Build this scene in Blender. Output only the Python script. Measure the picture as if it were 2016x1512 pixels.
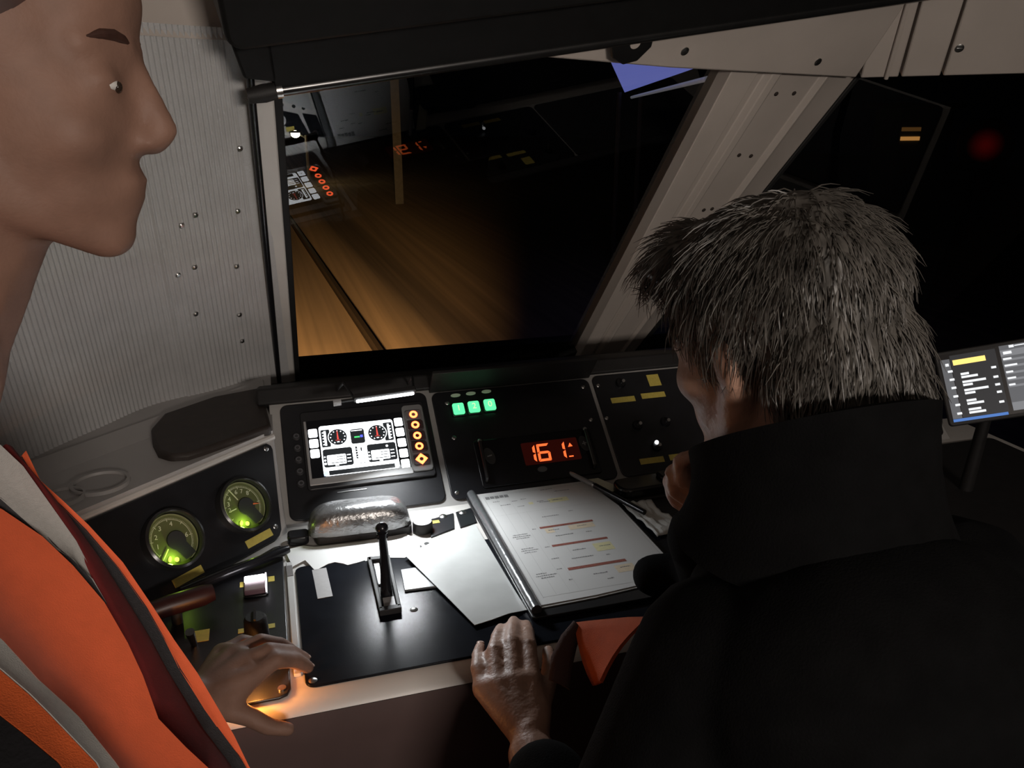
import bpy, bmesh, math, random
from mathutils import Vector, Matrix, Euler, noise
R = math.radians
sc = bpy.context.scene
col = sc.collection
for o in list(bpy.data.objects): bpy.data.objects.remove(o)

# ------------------------------------------------------------------ camera
cam_d = bpy.data.cameras.new('camera'); cam = bpy.data.objects.new('camera', cam_d); col.objects.link(cam)
cam.location = (0, 0, 1.55); cam.rotation_euler = (R(90 - 18.36), 0, R(-16.77))
cam_d.sensor_width = 36; cam_d.lens = 36 * 1600 / 2016; cam_d.clip_start = .02; cam_d.clip_end = 800
sc.camera = cam
# ------------------------------------------------------------------ world: moonless night
w = bpy.data.worlds.new('night'); sc.world = w; w.use_nodes = True
w.node_tree.nodes['Background'].inputs[0].default_value = (.10, .12, .2, 1)
w.node_tree.nodes['Background'].inputs[1].default_value = .0012
sc.view_settings.view_transform = 'Standard'; sc.view_settings.look = 'None'
sc.view_settings.exposure = 0; sc.view_settings.gamma = 1; sc.view_settings.use_curve_mapping = False
# ------------------------------------------------------------------ lamps that light large parts of the place
def light(name, kind, loc, energy, color, target=None, **kw):
    l = bpy.data.lights.new(name, kind); l.energy = energy; l.color = color
    for k, v in kw.items(): setattr(l, k, v)
    o = bpy.data.objects.new(name, l); col.objects.link(o); o.location = loc
    if target is not None:
        o.rotation_euler = (Vector(target) - Vector(loc)).to_track_quat('-Z', 'Y').to_euler()
    return o
light('rear_wall_light', 'AREA', (.42, -1.22, 1.60), 9.2, (1, .89, .80), (.35, 1.3, 1.62), shape='RECTANGLE', size=.40, size_y=.14, spread=R(120))
light('headlight_beam', 'SPOT', (.5, 2.5, -.2), 24000, (1, .58, .24), (-.5, 12.5, -1.6), spot_size=R(50), spot_blend=1.0, shadow_soft_size=.15)

# ================================================================== helpers
def V(*a): return Vector(a)
def frame(o, x, y):
    x = Vector(x).normalized(); z = x.cross(Vector(y)).normalized(); y = z.cross(x)
    m = Matrix((x, y, z)).transposed().to_4x4(); m.translation = Vector(o); return m
S40, C40 = math.sin(R(40)), math.cos(R(40))
FS = frame((0, 1.263, .9), (1, 0, 0), (0, C40, S40))                       # instrument slope
_u = V(.166, .149, 0).normalized(); _h = V(-_u.y, _u.x, 0)
FG = frame((-.197, 1.071, .9), _u, _h * math.cos(R(57)) + V(0, 0, math.sin(R(57))))   # gauge panel
FW = frame((.048, 1.77, .981), (.984, .178, 0), (.106, -.584, .805))       # raked windscreen
FD = Matrix.Translation((0, 0, .9))                                        # desk top

MATS = {}
def mat(name, base, rough=.5, metal=0, spec=.5, emit=None, strength=0, var=.0, scale=40, bump=0, bscale=200, stretch=None, coat=0, trans=0, sheen=0):
    if name in MATS: return MATS[name]
    m = bpy.data.materials.new(name); m.use_nodes = True; nt = m.node_tree; b = nt.nodes['Principled BSDF']
    b.inputs['Base Color'].default_value = (*base, 1); b.inputs['Roughness'].default_value = rough
    b.inputs['Metallic'].default_value = metal; b.inputs['Specular IOR Level'].default_value = spec
    b.inputs['Coat Weight'].default_value = coat; b.inputs['Sheen Weight'].default_value = sheen
    if emit: b.inputs['Emission Color'].default_value = (*emit, 1); b.inputs['Emission Strength'].default_value = strength
    if var or bump:
        tc = nt.nodes.new('ShaderNodeTexCoord'); mp = nt.nodes.new('ShaderNodeMapping')
        nt.links.new(tc.outputs['Object'], mp.inputs['Vector'])
        if stretch: mp.inputs['Scale'].default_value = stretch
    if var:
        n = nt.nodes.new('ShaderNodeTexNoise'); n.inputs['Scale'].default_value = scale; n.inputs['Detail'].default_value = 5
        nt.links.new(mp.outputs['Vector'], n.inputs['Vector'])
        r = nt.nodes.new('ShaderNodeMapRange'); r.inputs[1].default_value = .3; r.inputs[2].default_value = .7
        r.inputs[3].default_value = 1 - var; r.inputs[4].default_value = 1 + var
        nt.links.new(n.outputs['Fac'], r.inputs[0])
        mx = nt.nodes.new('ShaderNodeVectorMath'); mx.operation = 'SCALE'; mx.inputs[0].default_value = base
        nt.links.new(r.outputs[0], mx.inputs['Scale']); nt.links.new(mx.outputs[0], b.inputs['Base Color'])
    if bump:
        n2 = nt.nodes.new('ShaderNodeTexNoise'); n2.inputs['Scale'].default_value = bscale; n2.inputs['Detail'].default_value = 4
        nt.links.new(mp.outputs['Vector'], n2.inputs['Vector'])
        bp = nt.nodes.new('ShaderNodeBump'); bp.inputs['Strength'].default_value = bump; bp.inputs['Distance'].default_value = .004
        nt.links.new(n2.outputs['Fac'], bp.inputs['Height']); nt.links.new(bp.outputs[0], b.inputs['Normal'])
    MATS[name] = m; return m
def glow(name, c, s):
    return mat(name, (.02, .02, .02), .5, emit=c, strength=s)
M_white = mat('white_enamel', (.60, .58, .55), .38, var=.06, scale=9, bump=.03, bscale=120)
M_cream = mat('cream_lacquer', (.46, .41, .37), .42, var=.06, scale=7)
M_wall = mat('ribbed_grey_panel', (.49, .49, .49), .34, var=.05, scale=20, bump=.25, bscale=420)
M_black = mat('black_panel_plate', (.012, .0125, .015), .36, var=.2, scale=30, bump=.06, bscale=900)
M_blackgl = mat('black_glossy_plastic', (.010, .010, .012), .22, var=.1)
M_blackmt = mat('black_matt_plastic', (.012, .011, .011), .62, var=.2, bump=.1, bscale=500)
M_rubber = mat('black_rubber', (.008, .008, .008), .7, var=.2)
M_dark = mat('dark_brown_lining', (.03, .022, .018), .6, var=.2)
M_steel = mat('screw_steel', (.55, .55, .54), .28, metal=1, var=.1, scale=300)
M_alu = mat('brushed_aluminium', (.42, .42, .42), .36, metal=.6, var=.08, scale=60)
M_paper = mat('white_paper', (.66, .66, .65), .6, var=.02, scale=15)
M_sleeve = mat('plastic_sleeve_sheet', (.54, .55, .54), .24, var=.06, scale=25, bump=.25, bscale=28)
M_ink = mat('grey_print', (.22, .22, .22), .7, var=.3, scale=900)
M_inkl = mat('pale_print_rule', (.42, .42, .41), .7, var=.2, scale=500)
M_redink = mat('brown_red_marker', (.30, .10, .075), .7, var=.35, scale=700)
M_hilite = mat('yellow_highlighter', (.74, .70, .42), .6, var=.06, scale=200)
M_orhilite = mat('pale_orange_highlighter', (.75, .64, .48), .6, var=.06, scale=200)
M_tape = mat('yellow_label_tape', (.58, .47, .10), .5, var=.08, scale=200)
M_grtape = mat('grey_tape', (.36, .35, .35), .5, var=.05, scale=120)
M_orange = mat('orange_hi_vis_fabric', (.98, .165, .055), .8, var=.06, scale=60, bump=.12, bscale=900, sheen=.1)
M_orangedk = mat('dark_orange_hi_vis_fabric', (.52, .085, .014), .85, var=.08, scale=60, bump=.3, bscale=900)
M_refl = mat('grey_reflective_tape', (.40, .39, .37), .55, var=.06, scale=300, bump=.2, bscale=1200)
M_lining = mat('dark_red_lining', (.16, .012, .012), .9, var=.12, scale=60, bump=.2, bscale=900)
M_binding = mat('charcoal_binding', (.035, .033, .036), .85, var=.15, scale=200, bump=.3, bscale=900)
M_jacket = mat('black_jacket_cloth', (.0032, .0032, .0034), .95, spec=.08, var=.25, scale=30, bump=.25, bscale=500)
M_shirt = mat('dark_clothing', (.008, .0075, .0085), .95, spec=.2, var=.2, scale=30, bump=.4, bscale=350)
M_trouser = mat('dark_trousers', (.02, .02, .024), .9, var=.2, bump=.3, bscale=300)
M_skin = mat('skin', (.235, .132, .095), .6, spec=.35, var=.10, scale=45, bump=.08, bscale=400)
M_skin2 = mat('skin_of_driver', (.36, .21, .15), .48, var=.10, scale=45, bump=.25, bscale=170)
M_nail = mat('finger_nail', (.58, .40, .33), .25)
M_hair = mat('grey_hair', (.080, .073, .064), .45, var=.4, scale=60, spec=.5)
M_hair2 = mat('dark_reddish_hair', (.05, .022, .016), .5, var=.3, scale=80)
M_eye = mat('eye_white', (.6, .58, .55), .2)
M_iris = mat('eye_iris', (.03, .02, .015), .15)

def bmf(): return bmesh.new()
def box(bm, x0, x1, y0, y1, z0, z1, M=None):
    vs = [bm.verts.new(p) for p in ((x0,y0,z0),(x1,y0,z0),(x1,y1,z0),(x0,y1,z0),(x0,y0,z1),(x1,y0,z1),(x1,y1,z1),(x0,y1,z1))]
    if M: 
        for v in vs: v.co = M @ v.co
    for f in ((3,2,1,0),(4,5,6,7),(0,1,5,4),(1,2,6,5),(2,3,7,6),(3,0,4,7)): bm.faces.new([vs[i] for i in f])
    return bm
def prism(bm, poly, z0, z1, M=None):
    n = len(poly); z0s = z0 if isinstance(z0, (list, tuple)) else [z0]*n; z1s = z1 if isinstance(z1, (list, tuple)) else [z1]*n
    a = [bm.verts.new((p[0], p[1], z)) for p, z in zip(poly, z0s)]; b = [bm.verts.new((p[0], p[1], z)) for p, z in zip(poly, z1s)]
    if M:
        for v in a + b: v.co = M @ v.co
    bm.faces.new(a[::-1]); bm.faces.new(b)
    for i in range(n): bm.faces.new((a[i], a[(i+1) % n], b[(i+1) % n], b[i]))
    return bm
def rr_poly(x0, x1, y0, y1, r, seg=5):
    out = []
    for cx, cy, a0 in ((x1-r, y0+r, -90), (x1-r, y1-r, 0), (x0+r, y1-r, 90), (x0+r, y0+r, 180)):
        for i in range(seg+1):
            a = R(a0 + 90*i/seg); out.append((cx + r*math.cos(a), cy + r*math.sin(a)))
    return out
def rrect(bm, x0, x1, y0, y1, r, z0, z1, M=None, seg=5): return prism(bm, rr_poly(x0, x1, y0, y1, r, seg), z0, z1, M)
def disc_poly(cx, cy, rx, ry=None, n=24, a0=0):
    ry = ry or rx; return [(cx + rx*math.cos(a0+2*math.pi*i/n), cy + ry*math.sin(a0+2*math.pi*i/n)) for i in range(n)]
def cyl(bm, cx, cy, r, z0, z1, n=24, M=None, ry=None): return prism(bm, disc_poly(cx, cy, r, ry, n), z0, z1, M)
def ring(bm, cx, cy, r0, r1, z0, z1, n=40, M=None, a0=0, a1=360):
    full = abs(a1-a0) >= 360; k = n if full else n+1; L = []
    for i in range(k):
        a = R(a0 + (a1-a0)*i/n); c, s = math.cos(a), math.sin(a)
        q = [bm.verts.new((cx+r*c, cy+r*s, z)) for r, z in ((r0,z0),(r1,z0),(r1,z1),(r0,z1))]
        if M:
            for v in q: v.co = M @ v.co
        L.append(q)
    for i in range(n):
        A, B = L[i], L[(i+1) % k]
        for j in range(4): bm.faces.new((A[j], B[j], B[(j+1) % 4], A[(j+1) % 4]))
    if not full: bm.faces.new(L[0]); bm.faces.new(L[-1][::-1])
    return bm
def lathe(bm, prof, n=32, M=None):
    L = []
    for r, z in prof:
        if r < 1e-6: row = [bm.verts.new((0, 0, z))]
        else: row = [bm.verts.new((r*math.cos(2*math.pi*i/n), r*math.sin(2*math.pi*i/n), z)) for i in range(n)]
        if M:
            for v in row: v.co = M @ v.co
        L.append(row)
    for A, B in zip(L, L[1:]):
        for i in range(n):
            j = (i+1) % n
            q = [A[i % len(A)], A[j % len(A)], B[j % len(B)], B[i % len(B)]]
            q2 = []
            for v in q:
                if v not in q2: q2.append(v)
            if len(q2) > 2: bm.faces.new(q2)
    return bm
def tube(bm, pts, r, n=10, M=None, cap=True):
    pts = [Vector(p) for p in pts]; rs = r if isinstance(r, (list, tuple)) else [r]*len(pts); L = []; ref = None
    for i, p in enumerate(pts):
        d = (pts[min(i+1, len(pts)-1)] - pts[max(i-1, 0)]).normalized()
        if ref is None: ref = V(0, 0, 1) if abs(d.z) < .9 else V(1, 0, 0)
        a = d.cross(ref).normalized(); b = d.cross(a).normalized(); ref = -b if False else ref
        L.append([bm.verts.new((p + (a*math.cos(2*math.pi*k/n) + b*math.sin(2*math.pi*k/n))*rs[i])) for k in range(n)])
    if M:
        for row in L:
            for v in row: v.co = M @ v.co
    for A, B in zip(L, L[1:]):
        for k in range(n): bm.faces.new((A[k], B[k], B[(k+1) % n], A[(k+1) % n]))
    if cap: bm.faces.new(L[0]); bm.faces.new(L[-1][::-1])
    return bm
def ell(bm, c, r, rot=None, sub=3, M=None):
    m = Matrix.Translation(c) @ (Euler(rot).to_matrix().to_4x4() if rot else Matrix()) @ Matrix.Diagonal((*r, 1))
    if M: m = M @ m
    bmesh.ops.create_icosphere(bm, subdivisions=sub, radius=1, matrix=m); return bm
def strip(bm, A, B, n=6, bulge=0, thick=.002):
    """cloth lofted between two 3-D polylines, thickened"""
    rows = []
    for a, b in zip(A, B):
        a, b = Vector(a), Vector(b); rows.append([a.lerp(b, i/n) for i in range(n+1)])
    grid = []
    for r_i, row in enumerate(rows):
        g = []
        for i, p in enumerate(row):
            t = rows[min(r_i+1, len(rows)-1)][i] - rows[max(r_i-1, 0)][i]; s = row[min(i+1, n)] - row[max(i-1, 0)]
            nn = s.cross(t)
            nn = nn.normalized() if nn.length > 1e-9 else V(0, 0, 1)
            q = p + nn*bulge*math.sin(math.pi*i/n); g.append((q, nn))
        grid.append(g)
    T = [[bm.verts.new(q) for q, nn in g] for g in grid]; U = [[bm.verts.new(q - nn*thick) for q, nn in g] for g in grid]
    h = len(T)
    for j in range(h-1):
        for i in range(n):
            bm.faces.new((T[j][i], T[j][i+1], T[j+1][i+1], T[j+1][i])); bm.faces.new((U[j][i], U[j+1][i], U[j+1][i+1], U[j][i+1]))
        bm.faces.new((T[j][0], T[j+1][0], U[j+1][0], U[j][0])); bm.faces.new((T[j][n], U[j][n], U[j+1][n], T[j+1][n]))
    for i in range(n):
        bm.faces.new((T[0][i], U[0][i], U[0][i+1], T[0][i+1])); bm.faces.new((T[-1][i], T[-1][i+1], U[-1][i+1], U[-1][i]))
    return bm
def mesh_of(name, bm, smooth=35):
    bmesh.ops.recalc_face_normals(bm, faces=bm.faces[:])
    me = bpy.data.meshes.new(name); bm.to_mesh(me); bm.free()
    if smooth:
        me.polygons.foreach_set('use_smooth', [True]*len(me.polygons)); me.set_sharp_from_angle(angle=R(smooth))
    return me
def link(name, me, m, parent=None, M=None):
    o = bpy.data.objects.new(name, me); col.objects.link(o)
    if m is not None and not me.materials: me.materials.append(m)
    if parent: o.parent = parent
    if M is not None: o.matrix_local = M
    return o
def part(name, bm, m, parent=None, bevel=0, smooth=35, M=None):
    o = link(name, mesh_of(name, bm, smooth), m, parent, M)
    if bevel:
        b = o.modifiers.new('bevel', 'BEVEL'); b.width = bevel; b.segments = 2; b.limit_method = 'ANGLE'; b.angle_limit = R(40)
    return o
def tag(o, label=None, cat=None, group=None, kind=None):
    if label: o['label'] = label
    if cat: o['category'] = cat
    if group: o['group'] = group
    if kind: o['kind'] = kind
    return o
def thing(name, label, cat, M=None, group=None):
    o = bpy.data.objects.new(name, None); col.objects.link(o); o.empty_display_size = .05
    if M is not None: o.matrix_world = M
    return tag(o, label, cat, group)
def struct(name, bm, m, label, parent=None, M=None, bevel=0, smooth=35):
    o = part(name, bm, m, parent, bevel, smooth, M)
    if not parent: tag(o, label, None, None, 'structure')
    return o
def text_mesh(s, size, depth=.0003):
    c = bpy.data.curves.new('lettering', 'FONT'); c.body = s; c.size = size; c.extrude = depth; c.align_x = 'CENTER'; c.align_y = 'CENTER'
    o = bpy.data.objects.new('lettering', c); col.objects.link(o)
    bpy.context.view_layer.update()
    me = bpy.data.meshes.new_from_object(o.evaluated_get(bpy.context.evaluated_depsgraph_get()))
    bpy.data.objects.remove(o); return me
def add_mesh(bm, me, M):
    n0 = len(bm.verts); bm.from_mesh(me); bm.verts.ensure_lookup_table()
    for v in bm.verts[n0:]: v.co = M @ v.co
def fuse(name, prims, voxel, m, parent=None, smooth_it=6, factor=.5):
    """one continuous body from capsules and ellipsoids"""
    bm = bmf()
    for p in prims:
        if p[0] == 'e': ell(bm, p[1], p[2], p[3] if len(p) > 3 else None)
        else:
            t = bmf()
            for c, r in ((p[1], p[2]), (p[3], p[4])): ell(t, c, (r, r, r), sub=2)
            h = bmesh.ops.convex_hull(t, input=t.verts[:])
            inner = [g for g in h['geom_interior'] if isinstance(g, bmesh.types.BMVert)]
            bmesh.ops.delete(t, geom=inner, context='VERTS')
            tm = bpy.data.meshes.new('t'); t.to_mesh(tm); t.free(); bm.from_mesh(tm); bpy.data.meshes.remove(tm)
    me = bpy.data.meshes.new(name); bm.to_mesh(me); bm.free()
    o = bpy.data.objects.new(name, me); col.objects.link(o)
    rm = o.modifiers.new('r', 'REMESH'); rm.mode = 'VOXEL'; rm.voxel_size = voxel
    sm = o.modifiers.new('s', 'SMOOTH'); sm.iterations = smooth_it; sm.factor = factor
    bpy.context.view_layer.update()
    me2 = bpy.data.meshes.new_from_object(o.evaluated_get(bpy.context.evaluated_depsgraph_get()))
    bpy.data.objects.remove(o); bpy.data.meshes.remove(me)
    me2.name = name; me2.polygons.foreach_set('use_smooth', [True]*len(me2.polygons)); me2.materials.clear()
    return link(name, me2, m, parent)
def screw(parent, x, y, z, r=.0042, name='screw'):
    bm = bmf(); lathe(bm, [(0, .0016), (r*.35, .0016), (r*.75, .0014), (r, .0005), (r, -.001), (0, -.001)], 12, Matrix.Translation((x, y, z)))
    box(bm, x-r*.75, x+r*.75, y-r*.12, y+r*.12, z+.0012, z+.0019, None)
    return part(name, bm, M_steel, parent)
def P(F, x, y, z=0): return F @ V(x, y, z)

# ================================================================== outside the train
FT = Matrix.Rotation(R(2.1), 4, 'Z') @ Matrix()                             # the line swings slightly left
def tr(x, y, z): return FT @ V(x + .37, y, z)
bm = bmf()
prof = [(-40, -2.4), (-12, -2.1), (-4.5, -2.0), (-2.4, -1.66), (-.25, -1.62), (-.02, -1.70), (.2, -1.70), (.32, -1.62), (1.05, -1.62), (1.2, -1.68), (1.52, -1.70), (1.72, -1.62), (2.3, -1.60), (2.55, -1.68), (3.3, -1.95), (3.9, -2.05), (4.5, -1.85), (8, -1.7), (14, -1.9), (60, -2.4)]
rows = [2.2 * 1.045**i for i in range(96)]
rnd = random.Random(4); G0 = []
for y in rows:
    G0.append([bm.verts.new(tr(x, y, z + .012*noise.noise(V(x*3, y*.12, 1)))) for x, z in prof])
for a, b in zip(G0, G0[1:]):
    for i in range(len(prof)-1): bm.faces.new((a[i], a[i+1], b[i+1], b[i]))
M_bal = mat('brown_ballast', (.24, .165, .10), .95, var=.28, scale=4, bump=.3, bscale=30, stretch=(1.5, .012, 1))
struct('track_bed', bm, M_bal, 'brown ballast bed of the line ahead lit by the train headlights')
M_rail = mat('rusty_rail_steel', (.05, .035, .025), .55, metal=.4, var=.2, scale=20)
for k, (x, lab) in enumerate(((-.02, 'left running rail of the track ahead of the train'), (1.415, 'dark right running rail seen through the windscreen'))):
    bm = bmf()
    for y0, y1 in zip(rows[::2], rows[2::2]):
        pass
    pr = [(-.07, -1.70), (.07, -1.70), (.02, -1.675), (.02, -1.59), (.036, -1.575), (.036, -1.545), (-.036, -1.545), (-.036, -1.575), (-.02, -1.59), (-.02, -1.675)]
    L = [[bm.verts.new(tr(x+px, y, pz)) for px, pz in pr] for y in rows[::3]]
    for a, b in zip(L, L[1:]):
        for i in range(len(pr)): bm.faces.new((a[i], a[(i+1) % len(pr)], b[(i+1) % len(pr)], b[i]))
    bm.faces.new(L[0]); bm.faces.new(L[-1])
    tag(part('rail', bm, M_rail), lab, 'rail', 'rails of the track ahead')
M_conc = mat('pale_concrete_mast', (.055, .052, .048), .9, var=.2, scale=6)
bm = bmf(); t = thing('catenary_mast', 'pale upright mast with a side bracket beside the track', 'mast', Matrix.Translation((5.15, 32.5, -2.0)))
prism(bm, [(-.16, -.16), (.16, -.16), (.13, .13), (-.13, .13)], 0, 5.6); part('post', bm, M_conc, t)
bm = bmf(); tube(bm, [(0, 0, 5.5), (-.6, -.1, 5.62), (-1.6, -.2, 5.62)], .05, 8); part('bracket', bm, M_conc, t); mat('signal_black_enamel', (.02, .012, .01), .6)
def lamp_post(x, y, h, r, e, lab, cname):
    t = thing('lineside_lamp', lab, 'lamp', Matrix.Translation((x, y, -1.9)))
    bm = bmf(); tube(bm, [(0, 0, 0), (0, 0, h)], [.09, .06], 10); part('pole', bm, M_conc, t)
    bm = bmf(); tube(bm, [(0, 0, h-.15), (-.25, 0, h), (-.5, 0, h+.02)], .035, 8); part('bracket', bm, M_conc, t)
    bm = bmf(); lathe(bm, [(0, .12), (r*.7, .1), (r*1.1, .02), (r*1.1, 0), (0, 0)], 20, Matrix.Translation((-.5, 0, h+r*.5))); part('shade', bm, M_blackmt, t)
    bm = bmf(); ell(bm, (-.5, 0, h+r*.25), (r, r, r*.8), sub=3); part('globe', bm, glow(cname, (1, .86, .5), e), t)
t = thing('lineside_signal', 'dim red round signal lamp seen through the right window', 'signal', Matrix.Translation((17.97, 17.36, -1.9)))  # added disc on a post, imitates a red reflection in the right window
bm = bmf(); tube(bm, [(0, 0, 0), (0, 0, 2.3)], .09, 10); part('post', bm, M_conc, t)
qs = Matrix.Translation((-.05, -.05, 2.70)) @ V(-.72, -.69, 0).to_track_quat('Z', 'Y').to_matrix().to_4x4()
bm = bmf(); lathe(bm, [(0, -.12), (.62, -.10), (.66, .0), (.62, .04), (0, .0)], 32, qs); part('housing', bm, MATS['signal_black_enamel'], t)
bm = bmf(); lathe(bm, [(0, .12), (.22, .10), (.38, .05), (.44, .0), (0, .0)], 32, qs @ Matrix.Translation((0, 0, .02))); rl = part('red_lens', bm, glow('faint_red_lens', (1, .02, .02), .022), t)
m_ = MATS['faint_red_lens']; nt_ = m_.node_tree; tc_n = nt_.nodes.new('ShaderNodeTexCoord'); gd = nt_.nodes.new('ShaderNodeTexGradient'); gd.gradient_type = 'QUADRATIC_SPHERE'; mpn = nt_.nodes.new('ShaderNodeMapping')
mpn.inputs['Location'].default_value = (.05*2.0, .05*2.0, -2.70*2.0); mpn.inputs['Scale'].default_value = (2.0, 2.0, 2.0); mm = nt_.nodes.new('ShaderNodeMath'); mm.operation = 'MULTIPLY'; mm.inputs[1].default_value = .06
nt_.links.new(tc_n.outputs['Object'], mpn.inputs['Vector']); nt_.links.new(mpn.outputs['Vector'], gd.inputs['Vector']); nt_.links.new(gd.outputs['Fac'], mm.inputs[0]); nt_.links.new(mm.outputs[0], nt_.nodes['Principled BSDF'].inputs['Emission Strength'])
t = thing('lineside_cabin', 'dark lineside cabin with two amber light strips beyond the right window', 'cabin', Matrix.Translation((17.0, 18.9, -1.9)))  # block and glowing strips added to imitate amber reflections in the window
bm = bmf(); box(bm, -.5, 1.2, -.1, .9, 0, 3.6); part('walls', bm, mat('cabin_dark_green', (.05, .06, .055), .8), t, .02)
bm = bmf(); box(bm, -.7, 1.4, -.3, 1.1, 3.6, 3.75); part('roof', bm, M_rubber, t, .02)
for z_, e_ in ((3.02, 'a'), (2.78, 'b')):
    bm = bmf(); box(bm, -.45, .15, -.14, -.10, z_, z_+.10); part('amber_strip', bm, glow('amber_strip_'+('dim' if e_ == 'a' else 'lit'), (1, .45, .12),   .06 if e_ == 'a' else .40), t)
t = thing('platform_canopy', 'blue lit platform canopy beyond the top right of the windscreen', 'canopy', Matrix.Translation((7.6, 17.0, -1.9)))  # added overhead slab, its underside glows by itself to give a blue patch
I = Matrix.Translation((-7.6, -17.0, 1.9))
bm = bmf(); prism(bm, [(2.9, 6.8), (4.0, 7.0), (4.594, 8.594), (7.75, 17.24)], 2.0, 2.12, I); part('soffit', bm, glow('blue_lit_soffit', (.26, .30, .95), .42), t)
bm = bmf(); prism(bm, [(2.8, 6.7), (4.1, 6.9), (4.70, 8.55), (7.85, 17.4)], 2.125, 2.3, I); part('roof', bm, M_rubber, t)
bm = bmf(); tube(bm, [V(4.8, 8.5, 1.92), V(7.9, 17.2, 1.90)], .03, 8, I); part('edge_rail', bm, mat('pale_edge_rail', (.4, .4, .42), .4, emit=(.7, .72, .8), strength=.10), t)  # glows faintly of itself to show as a pale line
for x_, y_ in ((7.52, 17.0), (8.05, 17.05)):
    bm = bmf(); tube(bm, [V(x_, y_, -1.9), V(x_, y_, 2.0)], .05, 10, I); part('post', bm, M_conc, t)
lamp_post(2.40, 44, 2.45, .22, 30, 'bright white lamp on a lineside pole far down the track', 'white_lamp_globe')

# ================================================================== shell of the cab
bm = bmf(); box(bm, -.9, 1.9, -1.3, 2.0, -.06, 0); struct('floor', bm, mat('dark_rubber_floor', (.03, .03, .03), .7, var=.2), 'dark rubber cab floor')
bm = bmf(); box(bm, -.9, 1.9, -1.3, 1.18, 2.02, 2.08); struct('ceiling', bm, M_cream, 'cream cab ceiling')
bm = bmf(); box(bm, -.9, 1.9, -1.36, -1.3, 0, 2.02); struct('wall_back', bm, mat('brown_rear_wall', (.16, .12, .10), .6, var=.08), 'brown rear wall of the cab')
bm = bmf(); box(bm, 1.75, 1.81, -1.3, 1.15, 0, 1.02); box(bm, 1.75, 1.81, -1.3, .1, 1.02, 2.02); struct('wall_right', bm, M_dark, 'dark right side wall of the cab')
bm = bmf(); box(bm, -.9, 1.9, 1.98, 2.04, -.6, .97); struct('wall_front', bm, M_dark, 'dark front wall below the windscreen')

# left wall: ribbed panel curving round the corner
LB = [(.02, 1.70), (-.06, 1.66), (-.126, 1.612), (-.23, 1.55), (-.302, 1.454), (-.384, 1.334), (-.47, 1.15), (-.55, .9), (-.62, .5), (-.64, -.1), (-.64, -1.3)]
LT = [(.00, 1.253), (-.06, 1.235), (-.12, 1.205), (-.20, 1.15), (-.27, 1.08), (-.34, 1.0), (-.43, .87), (-.53, .68), (-.61, .35), (-.64, -.2), (-.64, -1.3)]
def crv(C, s):
    s = max(0, min(len(C)-1.0001, s)); i = int(s); f = s-i
    p = [Vector((*C[max(0, min(len(C)-1, k))], 0)) for k in (i-1, i, i+1, i+2)]
    return .5*((2*p[1]) + (p[2]-p[0])*f + (2*p[0]-5*p[1]+4*p[2]-p[3])*f*f + (3*p[1]-p[0]-3*p[2]+p[3])*f**3)
def wall_pt(s, z, off=0):
    b = crv(LB, s); b.z = 1.03; t_ = crv(LT, s); t_.z = 1.66
    d = crv(LB, s+.05) - crv(LB, s-.05); n = V(-d.y, d.x, 0).normalized()
    if n.dot(V(0, 0, 0) - b) < 0: n = -n
    return b + (t_-b)*((z-1.03)/.63) + n*off
bm = bmf(); cols = []
ss = []; s = 0.0; acc = 0; prev = wall_pt(0, 1.3)
while s < 7.0:
    p = wall_pt(s, 1.3); acc += (p-prev).length; prev = p; ss.append((s, acc)); s += .012
zs = [.86 + .05*i for i in range(17)]
for s, a in ss:
    rib = 0 if a < .035 else .0013*math.sin(2*math.pi*a/.0085)
    step = .004 if a < .20 else 0
    cols.append([bm.verts.new(wall_pt(s, z, rib+step)) for z in zs])
for a, b in zip(cols, cols[1:]):
    for i in range(len(zs)-1): bm.faces.new((a[i], a[i+1], b[i+1], b[i]))
# plain continuation behind the observers
lastb, last = cols[-1], [wall_pt(s, zs[0]) for s in (7.0, 7.6, 8.3, 9.0, 9.99)]
for k, s in enumerate((7.6, 8.3, 9.0, 9.99)):
    c2 = [bm.verts.new(wall_pt(s, z)) for z in zs]
    for i in range(len(zs)-1): bm.faces.new((lastb[i], lastb[i+1], c2[i+1], c2[i]))
    lastb = c2
wl = struct('wall_left', bm, M_wall, 'grey ribbed left wall panel curving round beside the windscreen', smooth=60)
for (s, z) in ((.55, 1.50), (.75, 1.40), (.93, 1.30), (1.02, 1.20), (1.05, 1.14), (1.75, 1.40), (1.95, 1.31), (2.08, 1.22), (2.05, 1.385), (2.25, 1.30)):
    d = crv(LB, s+.05) - crv(LB, s-.05); n = V(-d.y, d.x, 0).normalized()
    if n.y > 0: n = -n
    up = wall_pt(s, z+.05)-wall_pt(s, z-.05)
    q = frame(wall_pt(s, z, .006), n.cross(up) * -1, up)
    bm = bmf(); lathe(bm, [(0, .0022), (.003, .002), (.0048, .0004), (.0048, -.004), (0, -.004)], 12, q); part('screw', bm, M_steel, wl)
# headlining above the ribbed wall
bm = bmf(); n_ = 40
for i in range(n_):
    pass
A = []; B = []
for i in range(n_+1):
    s = i/n_*9.9; p = wall_pt(s, 1.645, .006); A.append((p.x, p.y, 1.645)); q = wall_pt(s, 1.645, .08); B.append((q.x, q.y, 2.03))
strip(bm, A, B, 4, 0, .012); struct('trim_1', bm, M_cream, 'cream headlining strip above the ribbed left wall')
bm = bmf(); box(bm, -.70, -.64, -1.3, .9, 0, .95); struct('wall_left_lower', bm, M_dark, 'dark lower left wall behind the standing observer')

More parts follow.
